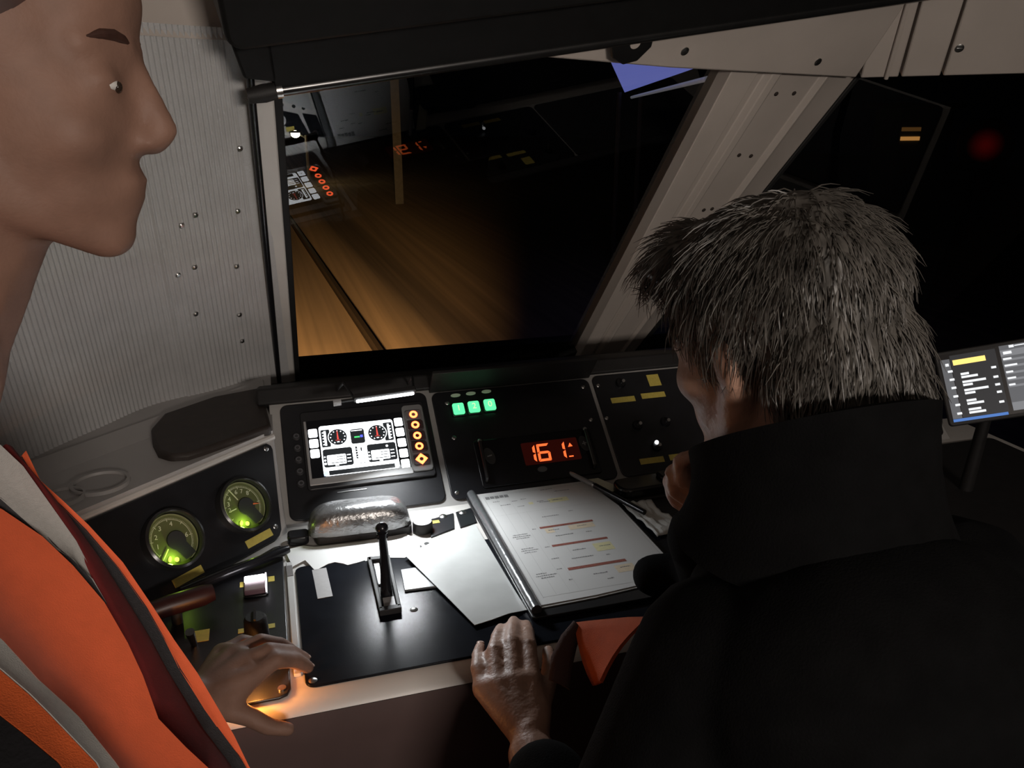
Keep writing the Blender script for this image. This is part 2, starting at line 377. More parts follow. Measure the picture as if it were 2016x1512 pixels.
# ------------------------------------------------------------------ windscreen
def glass_mat():
    m = bpy.data.materials.new('window_glass'); m.use_nodes = True; nt = m.node_tree; nt.nodes.clear()
    out = nt.nodes.new('ShaderNodeOutputMaterial'); mx = nt.nodes.new('ShaderNodeMixShader')
    tr_ = nt.nodes.new('ShaderNodeBsdfTransparent'); gl = nt.nodes.new('ShaderNodeBsdfGlossy'); fr = nt.nodes.new('ShaderNodeFresnel')
    tr_.inputs[0].default_value = (.86, .88, .86, 1); gl.inputs['Roughness'].default_value = 0.0
    fr.inputs['IOR'].default_value = 1.52
    mt = nt.nodes.new('ShaderNodeMath'); mt.operation = 'MULTIPLY'; mt.inputs[1].default_value = 1.9; mt.use_clamp = True
    nt.links.new(fr.outputs[0], mt.inputs[0]); nt.links.new(mt.outputs[0], mx.inputs[0])
    nt.links.new(tr_.outputs[0], mx.inputs[1]); nt.links.new(gl.outputs[0], mx.inputs[2]); nt.links.new(mx.outputs[0], out.inputs[0])
    return m
M_glass = glass_mat()
w1 = bpy.data.objects.new('window_1', None); col.objects.link(w1); w1.matrix_world = FW; tag(w1, 'large raked windscreen with black rubber gasket', None, None, 'structure')
def flat(poly, z=0):
    bm = bmf(); bm.faces.new([bm.verts.new((x, y, z)) for x, y in poly]); return bm
part('pane', flat([(-.12, -.06), (.76, -.06), (.78, .98), (-.14, .98)]), M_glass, w1)
def bar_between(bm, p, q, wd, z0, z1):
    p, q = V(*p, 0), V(*q, 0); d = (q-p).normalized(); n = V(-d.y, d.x, 0)*wd/2
    prism(bm, [(p-n)[:2], (q-n)[:2], (q+n)[:2], (p+n)[:2]], z0, z1)
bm = bmf(); bar_between(bm, (-.099, .80), (-.008, -.03), .013, -.01, .007); part('gasket', bm, M_rubber, w1, .002)
bm = bmf(); bar_between(bm, (-.02, -.040), (.67, -.066), .05, -.01, .016); part('gasket', bm, M_rubber, w1, .003)
bm = bmf(); prism(bm, [(.64, -.075), (.78, -.075), (.78, .06), (.744, .05), (.722, -.002), (.665, -.022)], -.01, .014); part('gasket', bm, M_rubber, w1, .003)
bm = bmf(); bar_between(bm, (.742, -.05), (.746, .84), .012, -.01, .016); part('gasket', bm, M_rubber, w1, .002)
# left pillar with black conduit
bm = bmf(); prism(bm, [(-.150, .88), (-.120, .88), (-.099, .74), (-.014, -.02), (-.060, -.02), (-.130, .74)], -.012, .014)
tl = struct('trim_2', bm, M_white, 'white painted pillar on the left of the windscreen', None, FW, .003)
bm = bmf(); tube(bm, [(-.139, .80, .028), (-.133, .74, .028), (-.056, .02, .028), (-.052, -.012, .028)], .0058, 12)
cd = tag(part('cable_conduit', bm, M_blackgl, None, 0, 60, FW), 'thin black rod running down the white left pillar', 'rod')
bm = bmf(); lathe(bm, [(0, 0), (.012, 0), (.013, .012), (.009, .022), (0, .022)], 16, Matrix.Translation((-.052, -.012, .022))); part('foot', bm, M_blackmt, cd)
# right (centre) pillar: pressed steel with long ribs
bm = bmf()
sec = [(.0, -.02), (.0, .030), (.18, .034), (.21, .022), (.27, .022), (.30, .034), (.35, .036), (.39, .026), (.70, .026), (.73, .036), (.78, .030), (1.0, .026), (1.0, -.02)]
def pil(t_, v_): return .708 + t_*(.325 - (.82-v_)*.167)
L = [[bm.verts.new((pil(t_, v_), v_, z_)) for t_, z_ in sec] for v_ in (-.09, .3, .90)]
for a, b in zip(L, L[1:]):
    for i in range(len(sec)-1): bm.faces.new((a[i], a[i+1], b[i+1], b[i]))
bm.faces.new(L[0]); bm.faces.new(L[-1])
tp = struct('trim_3', bm, M_cream, 'cream ribbed pillar between the windscreen and the right window', None, FW, .002)
for x, y in ((.850, .773), (.895, .775), (.946, .699), (.808, .691), (.848, .627), (.882, .624), (.935, .547), (.805, .535), (.840, .478), (.862, .480), (.81, .40)):
    bm = bmf(); lathe(bm, [(0, .0016), (.0025, .0014), (.0045, .0002), (.0045, -.003), (0, -.003)], 12, Matrix.Translation((x, y, .0275))); part('rivet', bm, M_dark, tp)
bm = bmf(); bar_between(bm, (pil(1, .90)+.006, .90), (pil(1, -.08)+.006, -.08), .012, -.02, .03); part('gasket', bm, M_rubber, tp, .002)
# cornice over the windscreen
bm = bmf(); prism(bm, [(.10, .862), (.266, .855), (.542, .842), (.990, .833), (.992, 1.06), (.10, 1.06)], .012, .06)
tc_ = struct('trim_4', bm, M_cream, 'cream cornice panel above the windscreen', None, FW, .004)
for x, y in ((.554, .875), (.865, .865)): screw(tc_, x, y, .061, .0075)
# cornice over the right window: three planks
r2 = V(.90, -.43, .02)
FR = frame(P(FW, .994, .833, .06), r2, P(FW, .996, 1.06, .06) - P(FW, .994, .833, .06))
tr5 = bpy.data.objects.new('trim_5', None); col.objects.link(tr5); tr5.matrix_world = FR; tag(tr5, 'planked cream cornice above the dark right window', None, None, 'structure')
for i, (a, b) in enumerate(((.006, .075), (.080, .150), (.155, .62))):
    bm = bmf(); box(bm, a, b, 0, .30, -.045, 0); part('plank', bm, M_cream, tr5, .003)
bm = bmf(); box(bm, -.004, .62, .004, .30, -.05, -.042); part('backing', bm, M_dark, tr5)
bm = bmf(); tube(bm, [(.052, .0, .004), (.058, .29, .004)], .004, 8); part('bead', bm, M_cream, tr5)
screw(tr5, .062, .165, .001, .008); screw(tr5, .168, .055, .001, .008)
# right window
w2 = bpy.data.objects.new('window_2', None); col.objects.link(w2); tag(w2, 'dark right window beyond the cream pillar', None, None, 'structure')
B_ = P(FW, pil(1, -.08), -.08, 0); T_ = P(FW, pil(1, .90), .90, 0)
bm = bmf(); e_ = V(.92, -.40, 0)*1.7
bm.faces.new([bm.verts.new(p) for p in (B_, B_+e_, T_+e_*.9, T_)]); part('pane', bm, M_glass, w2)
bm = bmf(); tube(bm, [B_+V(0, 0, -.0), B_+e_], .012, 8); part('gasket', bm, M_rubber, w2)

bm = bmf(); A = [P(FW, -.20, 1.0, .02), P(FW, .4, 1.03, .02), P(FW, 1.02, 1.055, .02), P(FR, .62, .29, -.03)]
strip(bm, A, [V(p.x, min(p.y, 1.17), 2.03) for p in A], 3, 0, .012); struct('trim_6', bm, M_cream, 'cream roof lining above the sun blind')
# ------------------------------------------------------------------ sun blind hanging askew over the windscreen
ang = math.atan2(1.006-.803, .970+.115)
FB = FW @ Matrix.Translation((-.115, .803, .085)) @ Matrix.Rotation(ang, 4, 'Z')
M_blind = mat('black_blind_cloth', (.005, .005, .005), .6, spec=.3, var=.2)
t = thing('sun_blind', 'black roller sun blind with metal bottom bar across the windscreen top', 'blind', FB)
bm = bmf(); box(bm, .0, 1.30, .008, .098, -.004, .004); part('fabric', bm, M_blind, t)
bm = bmf(); tube(bm, [(-.005, .004, 0), (.44, .004, 0), (1.30, .004, 0)], .0085, 14); part('bottom_bar', bm, mat('dark_metal_bar', (.10, .10, .10), .25, metal=.9, var=.1), t)
bm = bmf(); tube(bm, [(-.03, .098, .010), (1.30, .098, .010)], .008, 12); part('guide_rod', bm, mat('dark_guide_rod', (.05, .05, .05), .4), t)
bm = bmf(); rrect(bm, -.055, 1.32, .108, .34, .02, -.03, .060); part('housing', bm, M_blind, t, .006)
bm = bmf(); prism(bm, [(-.040, .042), (.0, .030), (.0, .11), (-.050, .11)], -.02, .02); part('end_bracket', bm, M_blind, t, .004)
bm = bmf(); prism(bm, [(x-.058, y+.012) for x, y in ((.55, .06), (.67, .06), (.665, .02), (.645, -.012), (.645, -.03), (.625, -.052), (.60, -.055), (.578, -.04), (.572, -.02), (.555, -.01))], -.012, -.002)
ck = part('catch_plate', bm, M_blind, t, .002)
bm = bmf(); cyl(bm, .554, -.006, .009, -.004, .0, 18); part('catch_hole_rim', bm, M_cream, t)
bm = bmf(); tube(bm, [(-.038, .002, .0), (-.016, .003, 0), (.0, .004, 0)], [.010, .0125, .011], 14); part('pivot_joint', bm, M_blackmt, t)
bm = bmf(); tube(bm, [(.0, .004, 0), (.008, .004, 0)], .0105, 14); part('pivot_cap', bm, M_steel, t)

# ================================================================== control desk
t = thing('control_desk', 'white driving desk with rounded front edge under the instrument panels', 'desk', Matrix.Translation((.4, 1.0, 0)))
I = Matrix.Translation((-.4, -1.0, 0))
bm = bmf(); X0, X1 = -.34, 1.45
pf = [(1.36, .898), (.855, .898)] + [(.835 + .02*math.cos(R(a))*1.0 - .0, .873 + .025*math.sin(R(a))) for a in (60, 80)][:0]
pf = [(1.36, .8985), (.846, .8985), (.834, .8965), (.824, .890), (.819, .881), (.84, .855), (1.36, .850)]
a = [bm.verts.new(I @ V(X0, y, z)) for y, z in pf]; b = [bm.verts.new(I @ V(X1, y, z)) for y, z in pf]
bm.faces.new(a); bm.faces.new(b[::-1])
for i in range(len(pf)): bm.faces.new((a[i], a[(i+1) % len(pf)], b[(i+1) % len(pf)], b[i]))
part('desktop', bm, M_white, t, 0, 50)
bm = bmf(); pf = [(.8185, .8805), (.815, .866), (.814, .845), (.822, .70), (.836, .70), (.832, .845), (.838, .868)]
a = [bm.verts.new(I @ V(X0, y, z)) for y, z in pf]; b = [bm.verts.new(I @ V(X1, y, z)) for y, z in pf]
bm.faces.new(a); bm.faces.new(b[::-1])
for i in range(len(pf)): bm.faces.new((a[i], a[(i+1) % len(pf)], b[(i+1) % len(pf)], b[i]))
part('front_apron', bm, mat('brown_grey_apron', (.095, .062, .058), .6, spec=.25, var=.08, scale=12), t, 0, 50)  # the people's shade on the desk front is put into this dark colour
bm = bmf(); box(bm, X0, X0+.03, .83, 1.36, 0, .85, I); part('pedestal', bm, M_dark, t); bm = bmf(); box(bm, .95, .98, .90, 1.36, 0, .85, I); part('pedestal', bm, M_dark, t)
bm = bmf(); rrect(bm, -.003, .60, .842, 1.124, .012, .8985, .902, I); part('black_inlay', bm, mat('black_desk_laminate', (.008, .009, .012), .21, spec=.05, var=.2, scale=30, bump=.05, bscale=900), t, .001)
for x, y in ((.006, .852), (.149, .963)): 
    bm = bmf(); lathe(bm, [(0, .002), (.003, .0018), (.0055, .0002), (.0055, -.002), (0, -.002)], 14, I @ Matrix.Translation((x, y, .9022))); part('screw', bm, M_steel, t)
bm = bmf(); box(bm, -.0155, -.0065, .868, 1.14, .8985, .9035, I); part('divider_strip', bm, mat('pale_strip', (.5, .5, .49), .4), t, .001)
bm = bmf(); rrect(bm, .605, 1.43, .842, 1.235, .012, .8985, .902, I); part('black_inlay', bm, M_blackmt, t, .001); bm = bmf(); rrect(bm, .310, .62, 1.10, 1.235, .004, .8985, .9015, I); part('black_inlay', bm, M_blackmt, t, .001)
# small plates with screws behind the knob
for poly, s_ in (([(.212, 1.158), (.255, 1.176), (.266, 1.230), (.222, 1.218)], (.246, 1.222)), ([(.265, 1.176), (.296, 1.186), (.300, 1.240), (.270, 1.232)], (.281, 1.226))):
    bm = bmf(); prism(bm, poly, .898, .901, I); pl = part('small_black_plate', bm, M_black, t, .001)
    bm = bmf(); lathe(bm, [(0, .003), (.004, .0026), (.007, .0004), (.007, -.002), (0, -.002)], 14, I @ Matrix.Translation((*s_, .901))); part('screw', bm, M_steel, pl)
bm = bmf(); box(bm, .216, .236, 1.201, 1.211, .9008, .9014, I); part('label_tape', bm, M_tape, t)
for x, y in ((.189, 1.136), (.202, 1.143), (.226, 1.149), (.251, 1.157), (.272, 1.165)):
    bm = bmf(); cyl(bm, x, y, .0042, .8975, .8992, 14, I); part('hole', bm, M_rubber, t)

# instrument slope body (white) with black hood
t = thing('instrument_console', 'white sloping console body with black hood below the windscreen', 'console', Matrix.Translation((.55, 1.45, .9)))
I = Matrix.Translation((-.55, -1.45, -.9))
bm = bmf(); xs0, xs1 = -.022, 1.35
pf = [(1.258, .897), (1.263, .9), (1.263+.245*C40, .9+.245*S40), (1.50, 1.048), (1.50, .897)]
a = [bm.verts.new(I @ V(xs0, y, z)) for y, z in pf]; b = [bm.verts.new(I @ V(xs1, y, z)) for y, z in pf]
bm.faces.new(a); bm.faces.new(b[::-1])
for i in range(len(pf)): bm.faces.new((a[i], a[(i+1) % len(pf)], b[(i+1) % len(pf)], b[i]))
part('body', bm, mat('console_grey_white', (.36, .35, .335), .42, var=.06, scale=9), t, .003)
bm = bmf(); pf = [(1.263+.238*C40-.008, .9+.238*S40+.004), (1.263+.262*C40-.006, .9+.262*S40+.012), (1.50, 1.070), (1.86, .965), (1.86, .93), (1.50, 1.02)]
a = [bm.verts.new(I @ V(xs0-.02, y, z)) for y, z in pf]; b = [bm.verts.new(I @ V(xs1, y, z)) for y, z in pf]
bm.faces.new(a); bm.faces.new(b[::-1])
for i in range(len(pf)): bm.faces.new((a[i], a[(i+1) % len(pf)], b[(i+1) % len(pf)], b[i]))
part('hood', bm, M_blackmt, t, .004)

# ------------------------------------------------------------------ display unit
t = thing('display_unit', 'lit driver display with glowing red round keys in black plate', 'display', FS)
bm = bmf(); rrect(bm, -.004, .262, .006, .232, .014, 0, .004); part('plate', bm, M_black, t, .0015)
bm = bmf(); rrect(bm, .030, .252, .056, .210, .006, .004, .010); bez = part('bezel', bm, mat('display_bezel_dark', (.02, .02, .022), .35), t, .0015)
bm = bmf(); rrect(bm, .036, .2125, .0635, .0765, .002, .009, .0118); part('lower_rim', bm, mat('bezel_silver', (.40, .40, .40), .4, metal=.3), bez, .001)
bm = bmf(); box(bm, .034, .0385, .0635, .190, .009, .0118); part('left_rim', bm, MATS['bezel_silver'], bez, .001)
bm = bmf(); rrect(bm, .2105, .249, .066, .202, .007, .009, .0135); kb = part('key_strip', bm, mat('key_strip_grey', (.22, .22, .22), .45), bez, .0015)
bm = bmf(); rrect(bm, .0395, .2095, .0765, .190, .002, .0095, .0108); part('screen', bm, mat('screen_off_glass', (.012, .013, .016), .12), t)
E_W = glow('screen_white', (.93, .97, 1), 3.4); E_D = mat('screen_dark', (.02, .025, .03), .2, emit=(.5, .55, .6), strength=.035)
E_Bl = glow('screen_pale_blue', (.55, .68, 1), 1.6); E_Rd = glow('screen_red', (1, .1, .08), 1.0); E_Gn = glow('screen_green', (.1, 1, .25), 1.2); E_Bu = glow('screen_blue', (.08, .1, 1), 2)
def scr(name, bm, m):
    o = part(name, bm, m, t)
    if name in ('screen_white_area', 'screen_dark_area', 'screen_marks', 'screen_bars', 'dial_needle', 'key_letter'): o['kind'] = 'stuff'
    return o
bm = bmf(); rrect(bm, .0590, .1905, .0778, .1768, .005, .0108, .0111)
for y in (.1645, .144, .124): rrect(bm, .0405, .0560, y-.0085, y+.0085, .0025, .0108, .0111)
for y in (.1695, .1485, .127, .1055, .0845): rrect(bm, .1935, .2085, y-.0085, y+.0085, .0025, .0108, .0111)
scr('screen_white_area', bm, E_W)
bm = bmf(); z0, z1 = .0111, .0113
rrect(bm, .0615, .077, .134, .169, .002, z0, z1); rrect(bm, .1725, .1882, .134, .171, .002, z0, z1)
rrect(bm, .1126, .1372, .1346, .1643, .004, z0, z1); rrect(bm, .0612, .112, .0941, .1297, .004, z0, z1); rrect(bm, .1382, .189, .0946, .130, .004, z0, z1)
rrect(bm, .1178, .1212, .105, .129, .001, z0, z1); rrect(bm, .0680, .1822, .0788, .0875, .001, z0, z1)
box(bm, .1268, .1292, .119, .126, z0, z1); ring(bm, 0, 0, .1, .1, 0, 0, 3) if False else None
box(bm, .1225, .1316, .0950, .0960, z0, z1); box(bm, .1308, .1316, .095, .129, z0, z1)
scr('screen_dark_area', bm, E_D)
for cx in (.0903, .1601):
    bm = bmf(); cyl(bm, cx, .1518, .0172, .0113, .0114, 32); scr('dial_rim', bm, E_W)
    bm = bmf(); cyl(bm, cx, .1518, .0160, .0114, .0115, 32); scr('dial_face', bm, E_D)
bm = bmf(); z0, z1 = .0115, .0117; rnd = random.Random(2)
for cx in (.0903, .1601):
    for k in range(11):
        a = R(-60 + 30*k); cyl(bm, cx+.0125*math.cos(a), .1518+.0125*math.sin(a), .0011, z0, z1, 8)
    box(bm, cx-.002, cx+.002, .1412, .1428, z0, z1)
box(bm, .1145, .134, .1603, .1617, z0, z1)
for x0 in (.0675, .1440):
    rrect(bm, x0, x0+.0325, .0982, .1172, .002, z0, z1); box(bm, x0+.013, x0+.019, .0955, .0985, z0, z1)
    for k, y in enumerate((.1145, .108, .1015)):
        cyl(bm, x0-.0035, y, .0014+.0004*k, z0, z1, 10)
        for q in range(3): box(bm, x0+.0345+.0024*q, x0+.0362+.0024*q, y-.0008, y+.0010, z0, z1)
for y in (.139, .145, .151, .157, .163): box(bm, .0640, .0668, y-.0008, y+.0010, z0, z1); box(bm, .1828, .1856, y-.0008, y+.0010, z0, z1)
box(bm, .0668, .0705, .137, .166, z0, z1); box(bm, .1795, .1828, .137, .168, z0, z1)
cyl(bm, .1735, .1235, .0022, z0, z1, 10)
for y in (.108, .113, .118, .123): box(bm, .1188, .1206, y, y+.0012, z0, z1)
scr('screen_marks', bm, E_W)
bm = bmf(); z0, z1 = .0117, .0119
for x0 in (.0675, .1440):
    for k, (q, y) in enumerate(((.017, .1125), (.017, .1075), (.006, .1015))): box(bm, x0+q, x0+.031, y-.0007, y+.0007, z0, z1)
scr('screen_bars', bm, E_D)
bm = bmf()
for cx in (.0903, .1601): prism(bm, [(cx-.0016, .147), (cx+.0016, .147), (cx+.0006, .1655), (cx-.0006, .1655)], .0115, .0118); box(bm, cx-.0045, cx+.0045, .1450, .1458, .0115, .0118)
scr('dial_needle', bm, E_Rd)
bm = bmf(); box(bm, .1190, .1285, .1465, .1490, .0115, .0118); scr('screen_green_word', bm, E_Gn)
bm = bmf(); box(bm, .1295, .1340, .1465, .1510, .0115, .0118); scr('screen_blue_mark', bm, E_Bu)
bm = bmf(); box(bm, .0592, .066, .0785, .0875, .01115, .01125); scr('screen_blue_corner', bm, E_Bl)
bm = bmf(); add_mesh(bm, text_mesh('A', .006), Matrix.Translation((.201, .0845, .0113))); add_mesh(bm, text_mesh('v', .004), Matrix.Translation((.0475, .1245, .0113))); scr('key_letter', bm, E_D)
E_K = glow('red_key_ring', (1, .105, .03), 8.5)
M_key = mat('key_cap_dark', (.05, .03, .03), .4)
for i, y in enumerate((.1785, .1566, .1342, .1125, .0866)):
    bm = bmf(); rrect(bm, .2150, .2445, y-.0098, y+.0098, .004, .0135, .0175); k = part('key', bm, M_key if i else mat('key_cap_grey', (.16, .15, .15), .4), t, .001)
    bm = bmf()
    if i < 4: ring(bm, .2297, y, .0036, .0074, .0175, .0181, 28)
    else:
        o8 = []; 
        for j in range(16):
            a = R(45 + 22.5*j); rr_ = .0112 if j % 4 == 2 else (.0080 if j % 4 == 0 else .0088)
            o8.append((.2295 + rr_*math.cos(a), y + rr_*math.sin(a)))
        n8 = 16; inner = [(.2295+.0036*math.cos(R(45+22.5*j)), y+.0036*math.sin(R(45+22.5*j))) for j in range(16)]
        A_ = [bm.verts.new((*p, .0181)) for p in o8]; B2 = [bm.verts.new((*p, .0181)) for p in inner]
        for j in range(16): bm.faces.new((A_[j], A_[(j+1) % 16], B2[(j+1) % 16], B2[j]))
    part('key_light', bm, E_K, k)
M_keyoff = mat('unlit_key_cap', (.03, .03, .032), .4)
for y in (.165, .142, .119, .096, .073):
    bm = bmf(); lathe(bm, [(0, .003), (.006, .0028), (.0075, .001), (.0075, 0), (0, 0)], 20, Matrix.Translation((.020, y, .004))); k = part('unlit_key', bm, M_keyoff, t)
    bm = bmf(); ring(bm, .020, y, .0030, .0045, .0068, .0072, 20); part('key_mark', bm, mat('faint_grey_mark', (.10, .10, .11), .5), k)
bm = bmf(); box(bm, .078, .128, .0475, .0487, .004, .0052); part('seam', bm, M_alu, t)

bm = bmf(); box(bm, .270, .595, .2305, .237, .0, .067); part('lip', bm, M_blackmt, t, .001)  # lip added to keep the green buttons from reflecting in the windscreen
# LED light bar over the display: lamp of the desk
FL = frame((.166, 1.28, 1.1045), (1, 0, .05), V(0, -.62, .79))
t = thing('desk_light_bar', 'slim bright LED light bar above the driver display', 'lamp', FL)
bm = bmf(); rrect(bm, -.052, .052, -.004, .010, .003, -.008, 0); part('housing', bm, M_blackmt, t, .001)
bm = bmf(); rrect(bm, -.048, .048, -.0035, .0035, .002, 0, .0015); part('diffuser', bm, glow('led_white', (.95, .98, 1), 9), t)
iF = FL.inverted()
for sx in (-.06, .06):
    bm = bmf(); tube(bm, [iF @ V(.166+sx*.82, 1.284, 1.104), iF @ V(.166+sx*1.0, 1.36, 1.11), iF @ V(.166+sx*1.1, 1.452, 1.066)], .0022, 8); part('bracket_arm', bm, M_blackmt, t)
bm = bmf(); box(bm, -.085, -.072, -.005, .007, -.004, .001); part('switch', bm, mat('pale_switch', (.4, .4, .42), .5), t, .0005)
bm = bmf(); box(bm, -.072, -.05, -.002, .002, -.006, -.002); part('switch_stem', bm, M_blackmt, t)
light('desk_light_bar_light', 'AREA', P(FL, 0, .0, .004), .92, (.93, .97, 1), P(FL, 0, 0, .004) + V(.05, -.34, -.40), shape='RECTANGLE', size=.095, size_y=.008, spread=R(112))

# ------------------------------------------------------------------ speed panel with 161 readout
t = thing('speed_panel', 'black panel with orange 161 readout and three green lit buttons', 'control panel', FS)
bm = bmf(); rrect(bm, .272, .590, .006, .228, .014, 0, .004); part('plate', bm, M_black, t, .0015)
for x, y in ((.299, .203), (.298, .128), (.341, .033), (.575, .209), (.570, .134), (.543, .035), (.283, .019)): screw(t, x, y, .004)
E_G = mat('green_button_glow', (.1, .4, .2), .3, emit=(.12, 1, .38), strength=1.25)
for x, y, s_ in ((.317, .185, '1'), (.347, .186, '2'), (.378, .187, '0')):
    bm = bmf(); rrect(bm, x-.013, x+.013, y-.014, y+.014, .003, .004, .007); b_ = part('button_frame', bm, M_blackgl, t, .001)
    bm = bmf(); rrect(bm, x-.0108, x+.0108, y-.0118, y+.0118, .0035, .007, .0125); c_ = part('green_button', bm, E_G, t, .002)
    bm = bmf(); add_mesh(bm, text_mesh(s_, .017), Matrix.Translation((x, y, .0127))); part('button_digit', bm, mat('button_digit_glow', (.5, .5, .3), .4, emit=(.75, 1, .5), strength=1.0), c_)
    bm = bmf(); cyl(bm, x+.001, y+.0325, .0095, .004, .0055, 20, None, .0036); part('pilot_lens', bm, mat('pale_pilot_lens', (.42, .44, .36), .3, emit=(.6, .8, .5), strength=.10), t)  # pale glowing ovals imitate the green buttons' reflection under the hood
bm = bmf(); rrect(bm, .330, .560, .020, .116, .006, .004, .007); part('readout_housing', bm, M_blackgl, t, .0015)
bm = bmf(); rrect(bm, .418, .528, .053, .099, .003, .007, .0078); part('readout_window', bm, mat('dark_red_window', (.05, .006, .005), .25, emit=(1, .08, .04), strength=.014), t)
E_O = glow('orange_segment', (1, .15, .035), 1.35)
def seg7(bm, x, y, w_, h_, segs, th=.0046, sl=.06):
    def q(pts): prism(bm, [(x + px + sl*(py-h_/2), y + py) for px, py in pts], .0078, .0086)
    g = .0008; m_ = h_/2
    if 'a' in segs: q([(g, h_), (w_-g, h_), (w_-th, h_-th), (th, h_-th)])
    if 'd' in segs: q([(th, th), (w_-th, th), (w_-g, 0), (g, 0)])
    if 'g' in segs: q([(g+.001, m_), (th, m_-th/2), (w_-th, m_-th/2), (w_-g, m_), (w_-th, m_+th/2), (th, m_+th/2)])
    if 'f' in segs: q([(0, m_+g), (th, m_+th/2+g), (th, h_-th-g), (0, h_-g)])
    if 'e' in segs: q([(0, g), (th, th+g), (th, m_-th/2-g), (0, m_-g)])
    if 'b' in segs: q([(w_, m_+g), (w_, h_-g), (w_-th, h_-th-g), (w_-th, m_+th/2+g)])
    if 'c' in segs: q([(w_, g), (w_, m_-g), (w_-th, m_-th/2-g), (w_-th, th+g)])
for nm, x, s_ in (('1', .4175, 'bc'), ('6', .4460, 'afgedc'), ('1', .4760, 'bc')):
    bm = bmf(); seg7(bm, x, .0575, .0245, .0355, s_); part('digit', bm, E_O, t)
bm = bmf(); prism(bm, [(.5075, .0805), (.5165, .0812), (.5125, .0885)], .0078, .0086); box(bm, .5045, .5130, .0595, .0617, .0078, .0086); part('readout_arrow', bm, E_O, t)
M_oval = mat('grey_oval_key', (.045, .045, .045), .5)
for x, y, rx, ry, rot in ((.355, .081, .0095, .017, 12), (.541, .084, .0092, .0165, 8)):
    Mr = Matrix.Translation((x, y, 0)) @ Matrix.Rotation(R(rot), 4, 'Z')
    bm = bmf(); cyl(bm, 0, 0, rx, .007, .0086, 28, Mr, ry); ok = part('oval_key', bm, M_oval, t, .0005)
    bm = bmf(); box(bm, -.0045, .0045, -.0010, .0010, .0086, .009, Mr)
    if x > .5: box(bm, -.0010, .0010, -.0045, .0045, .0086, .009, Mr)
    part('key_sign', bm, mat('pale_sign', (.4, .4, .4), .5), ok)
bm = bmf(); cyl(bm, .447, .042, .0092, .007, .0084, 24, None, .0055); part('oval_badge', bm, mat('grey_badge', (.16, .16, .16), .5), t)
for x in (.341, .5475):
    bm = bmf(); tube(bm, [(x, .110, .008), (x, .108, .016), (x-.0015, .034, .016), (x-.0015, .032, .008)], .0035, 10); part('handle', bm, mat('dark_handle_metal', (.07, .07, .07), .25, metal=.8), t)
screw(t, .341, .110, .016, .004); screw(t, .5475, .110, .016, .004)

# ------------------------------------------------------------------ right switch panel
t = thing('switch_panel', 'black switch panel with yellow label strips behind the driver head', 'control panel', FS)
bm = bmf(); rrect(bm, .866, 1.34, .006, .232, .014, 0, .004); part('blank_plate', bm, M_blackmt, t, .0015)
bm = bmf(); rrect(bm, .598, .86, .006, .232, .014, 0, .004); part('plate', bm, M_black, t, .0015)
for x0, x1, y0, y1 in ((.624, .675, .165, .177), (.690, .742, .168, .180), (.716, .742, .195, .222), (.641, .691, .027, .039), (.703, .75, .028, .040)):
    bm = bmf(); box(bm, x0, x1, y0, y1, .004, .0045); part('label_tape', bm, M_tape, t)
for x, y in ((.655, .208), (.684, .06), (.66, .11), (.72, .11), (.80, .11), (.80, .19)):
    bm = bmf(); lathe(bm, [(0, .006), (.009, .006), (.010, .003), (.010, 0), (0, 0)], 20, Matrix.Translation((x, y, .004))); k = part('toggle_base', bm, M_blackgl, t)
    bm = bmf(); tube(bm, [(x, y, .008), (x, y-.004, .022)], [.0022, .0034], 10); part('toggle_lever', bm, M_steel, k)
bm = bmf(); ell(bm, (.684, .066, .012), (.0042, .0042, .0042), sub=2); part('pilot_light', bm, glow('white_pilot', (.95, .97, 1), 1.6), t)
screw(t, .607, .209, .004); screw(t, .603, .134, .004)

# ------------------------------------------------------------------ gauge console on the left
t = thing('gauge_console', 'grey angled console with black gauge plate and two yellow labels', 'console', FG)
bm = bmf(); iG = FG.inverted()
f0 = [(-.16, -.018), (.247, -.018), (.32, .156), (-.16, .156)]
back = [V(-.50, 1.20, .88), V(-.03, 1.62, .88), V(-.03, 1.64, 1.045), V(-.50, 1.20, 1.045)]
a = [bm.verts.new((x, y, -.004)) for x, y in f0]; b = [bm.verts.new(iG @ p) for p in back]
for q in ((0, 1, 2, 3), (0, 4, 5, 1), (1, 5, 6, 2), (2, 6, 7, 3), (3, 7, 4, 0), (4, 7, 6, 5)): bm.faces.new([(a+b)[i] for i in q])
part('body', bm, mat('console_pale', (.40, .385, .375), .45, var=.06, scale=8), t, .004)
bm = bmf(); lp = [P(FG, .318, .154, -.004), P(FG, -.16, .154, -.004)] + [wall_pt(q_, 1.035) for q_ in (5.6, 5, 4.5, 4, 3.5, 3, 2.5, 2, 1.5, 1, .5)]
prism(bm, [(p.x, p.y) for p in lp], 1.022, 1.040, iG); part('ledge', bm, MATS['console_pale'], t)
bm = bmf(); tube(bm, [(-.16, .156, -.004), (.318, .156, -.004)], .006, 10); part('top_rim', bm, M_white, t)
bm = bmf(); box(bm, -.16, .247, -.018, -.006, -.004, .002); part('bottom_rim', bm, M_white, t, .001)
for (x, y, r_, nm, m_) in ((-.305, 1.165, .030, 'cup_rim', M_cream), (-.262, 1.20, .040, 'cup_rim', M_cream)):
    Mz = iG @ Matrix.Translation((x, y, 1.0405))
    bm = bmf()
    if m_ is M_cream: lathe(bm, [(0, .001), (r_*.86, .001), (r_*.88, .005), (r_, .005), (r_*1.02, -.006), (0, -.006)], 40, Mz)
    else: lathe(bm, [(0, .002), (r_*.9, .003), (r_, .0), (r_, -.006), (0, -.006)], 40, Mz)
    part(nm, bm, m_ if m_ is not M_cream else mat('cup_grey', (.36, .345, .335), .5), t)
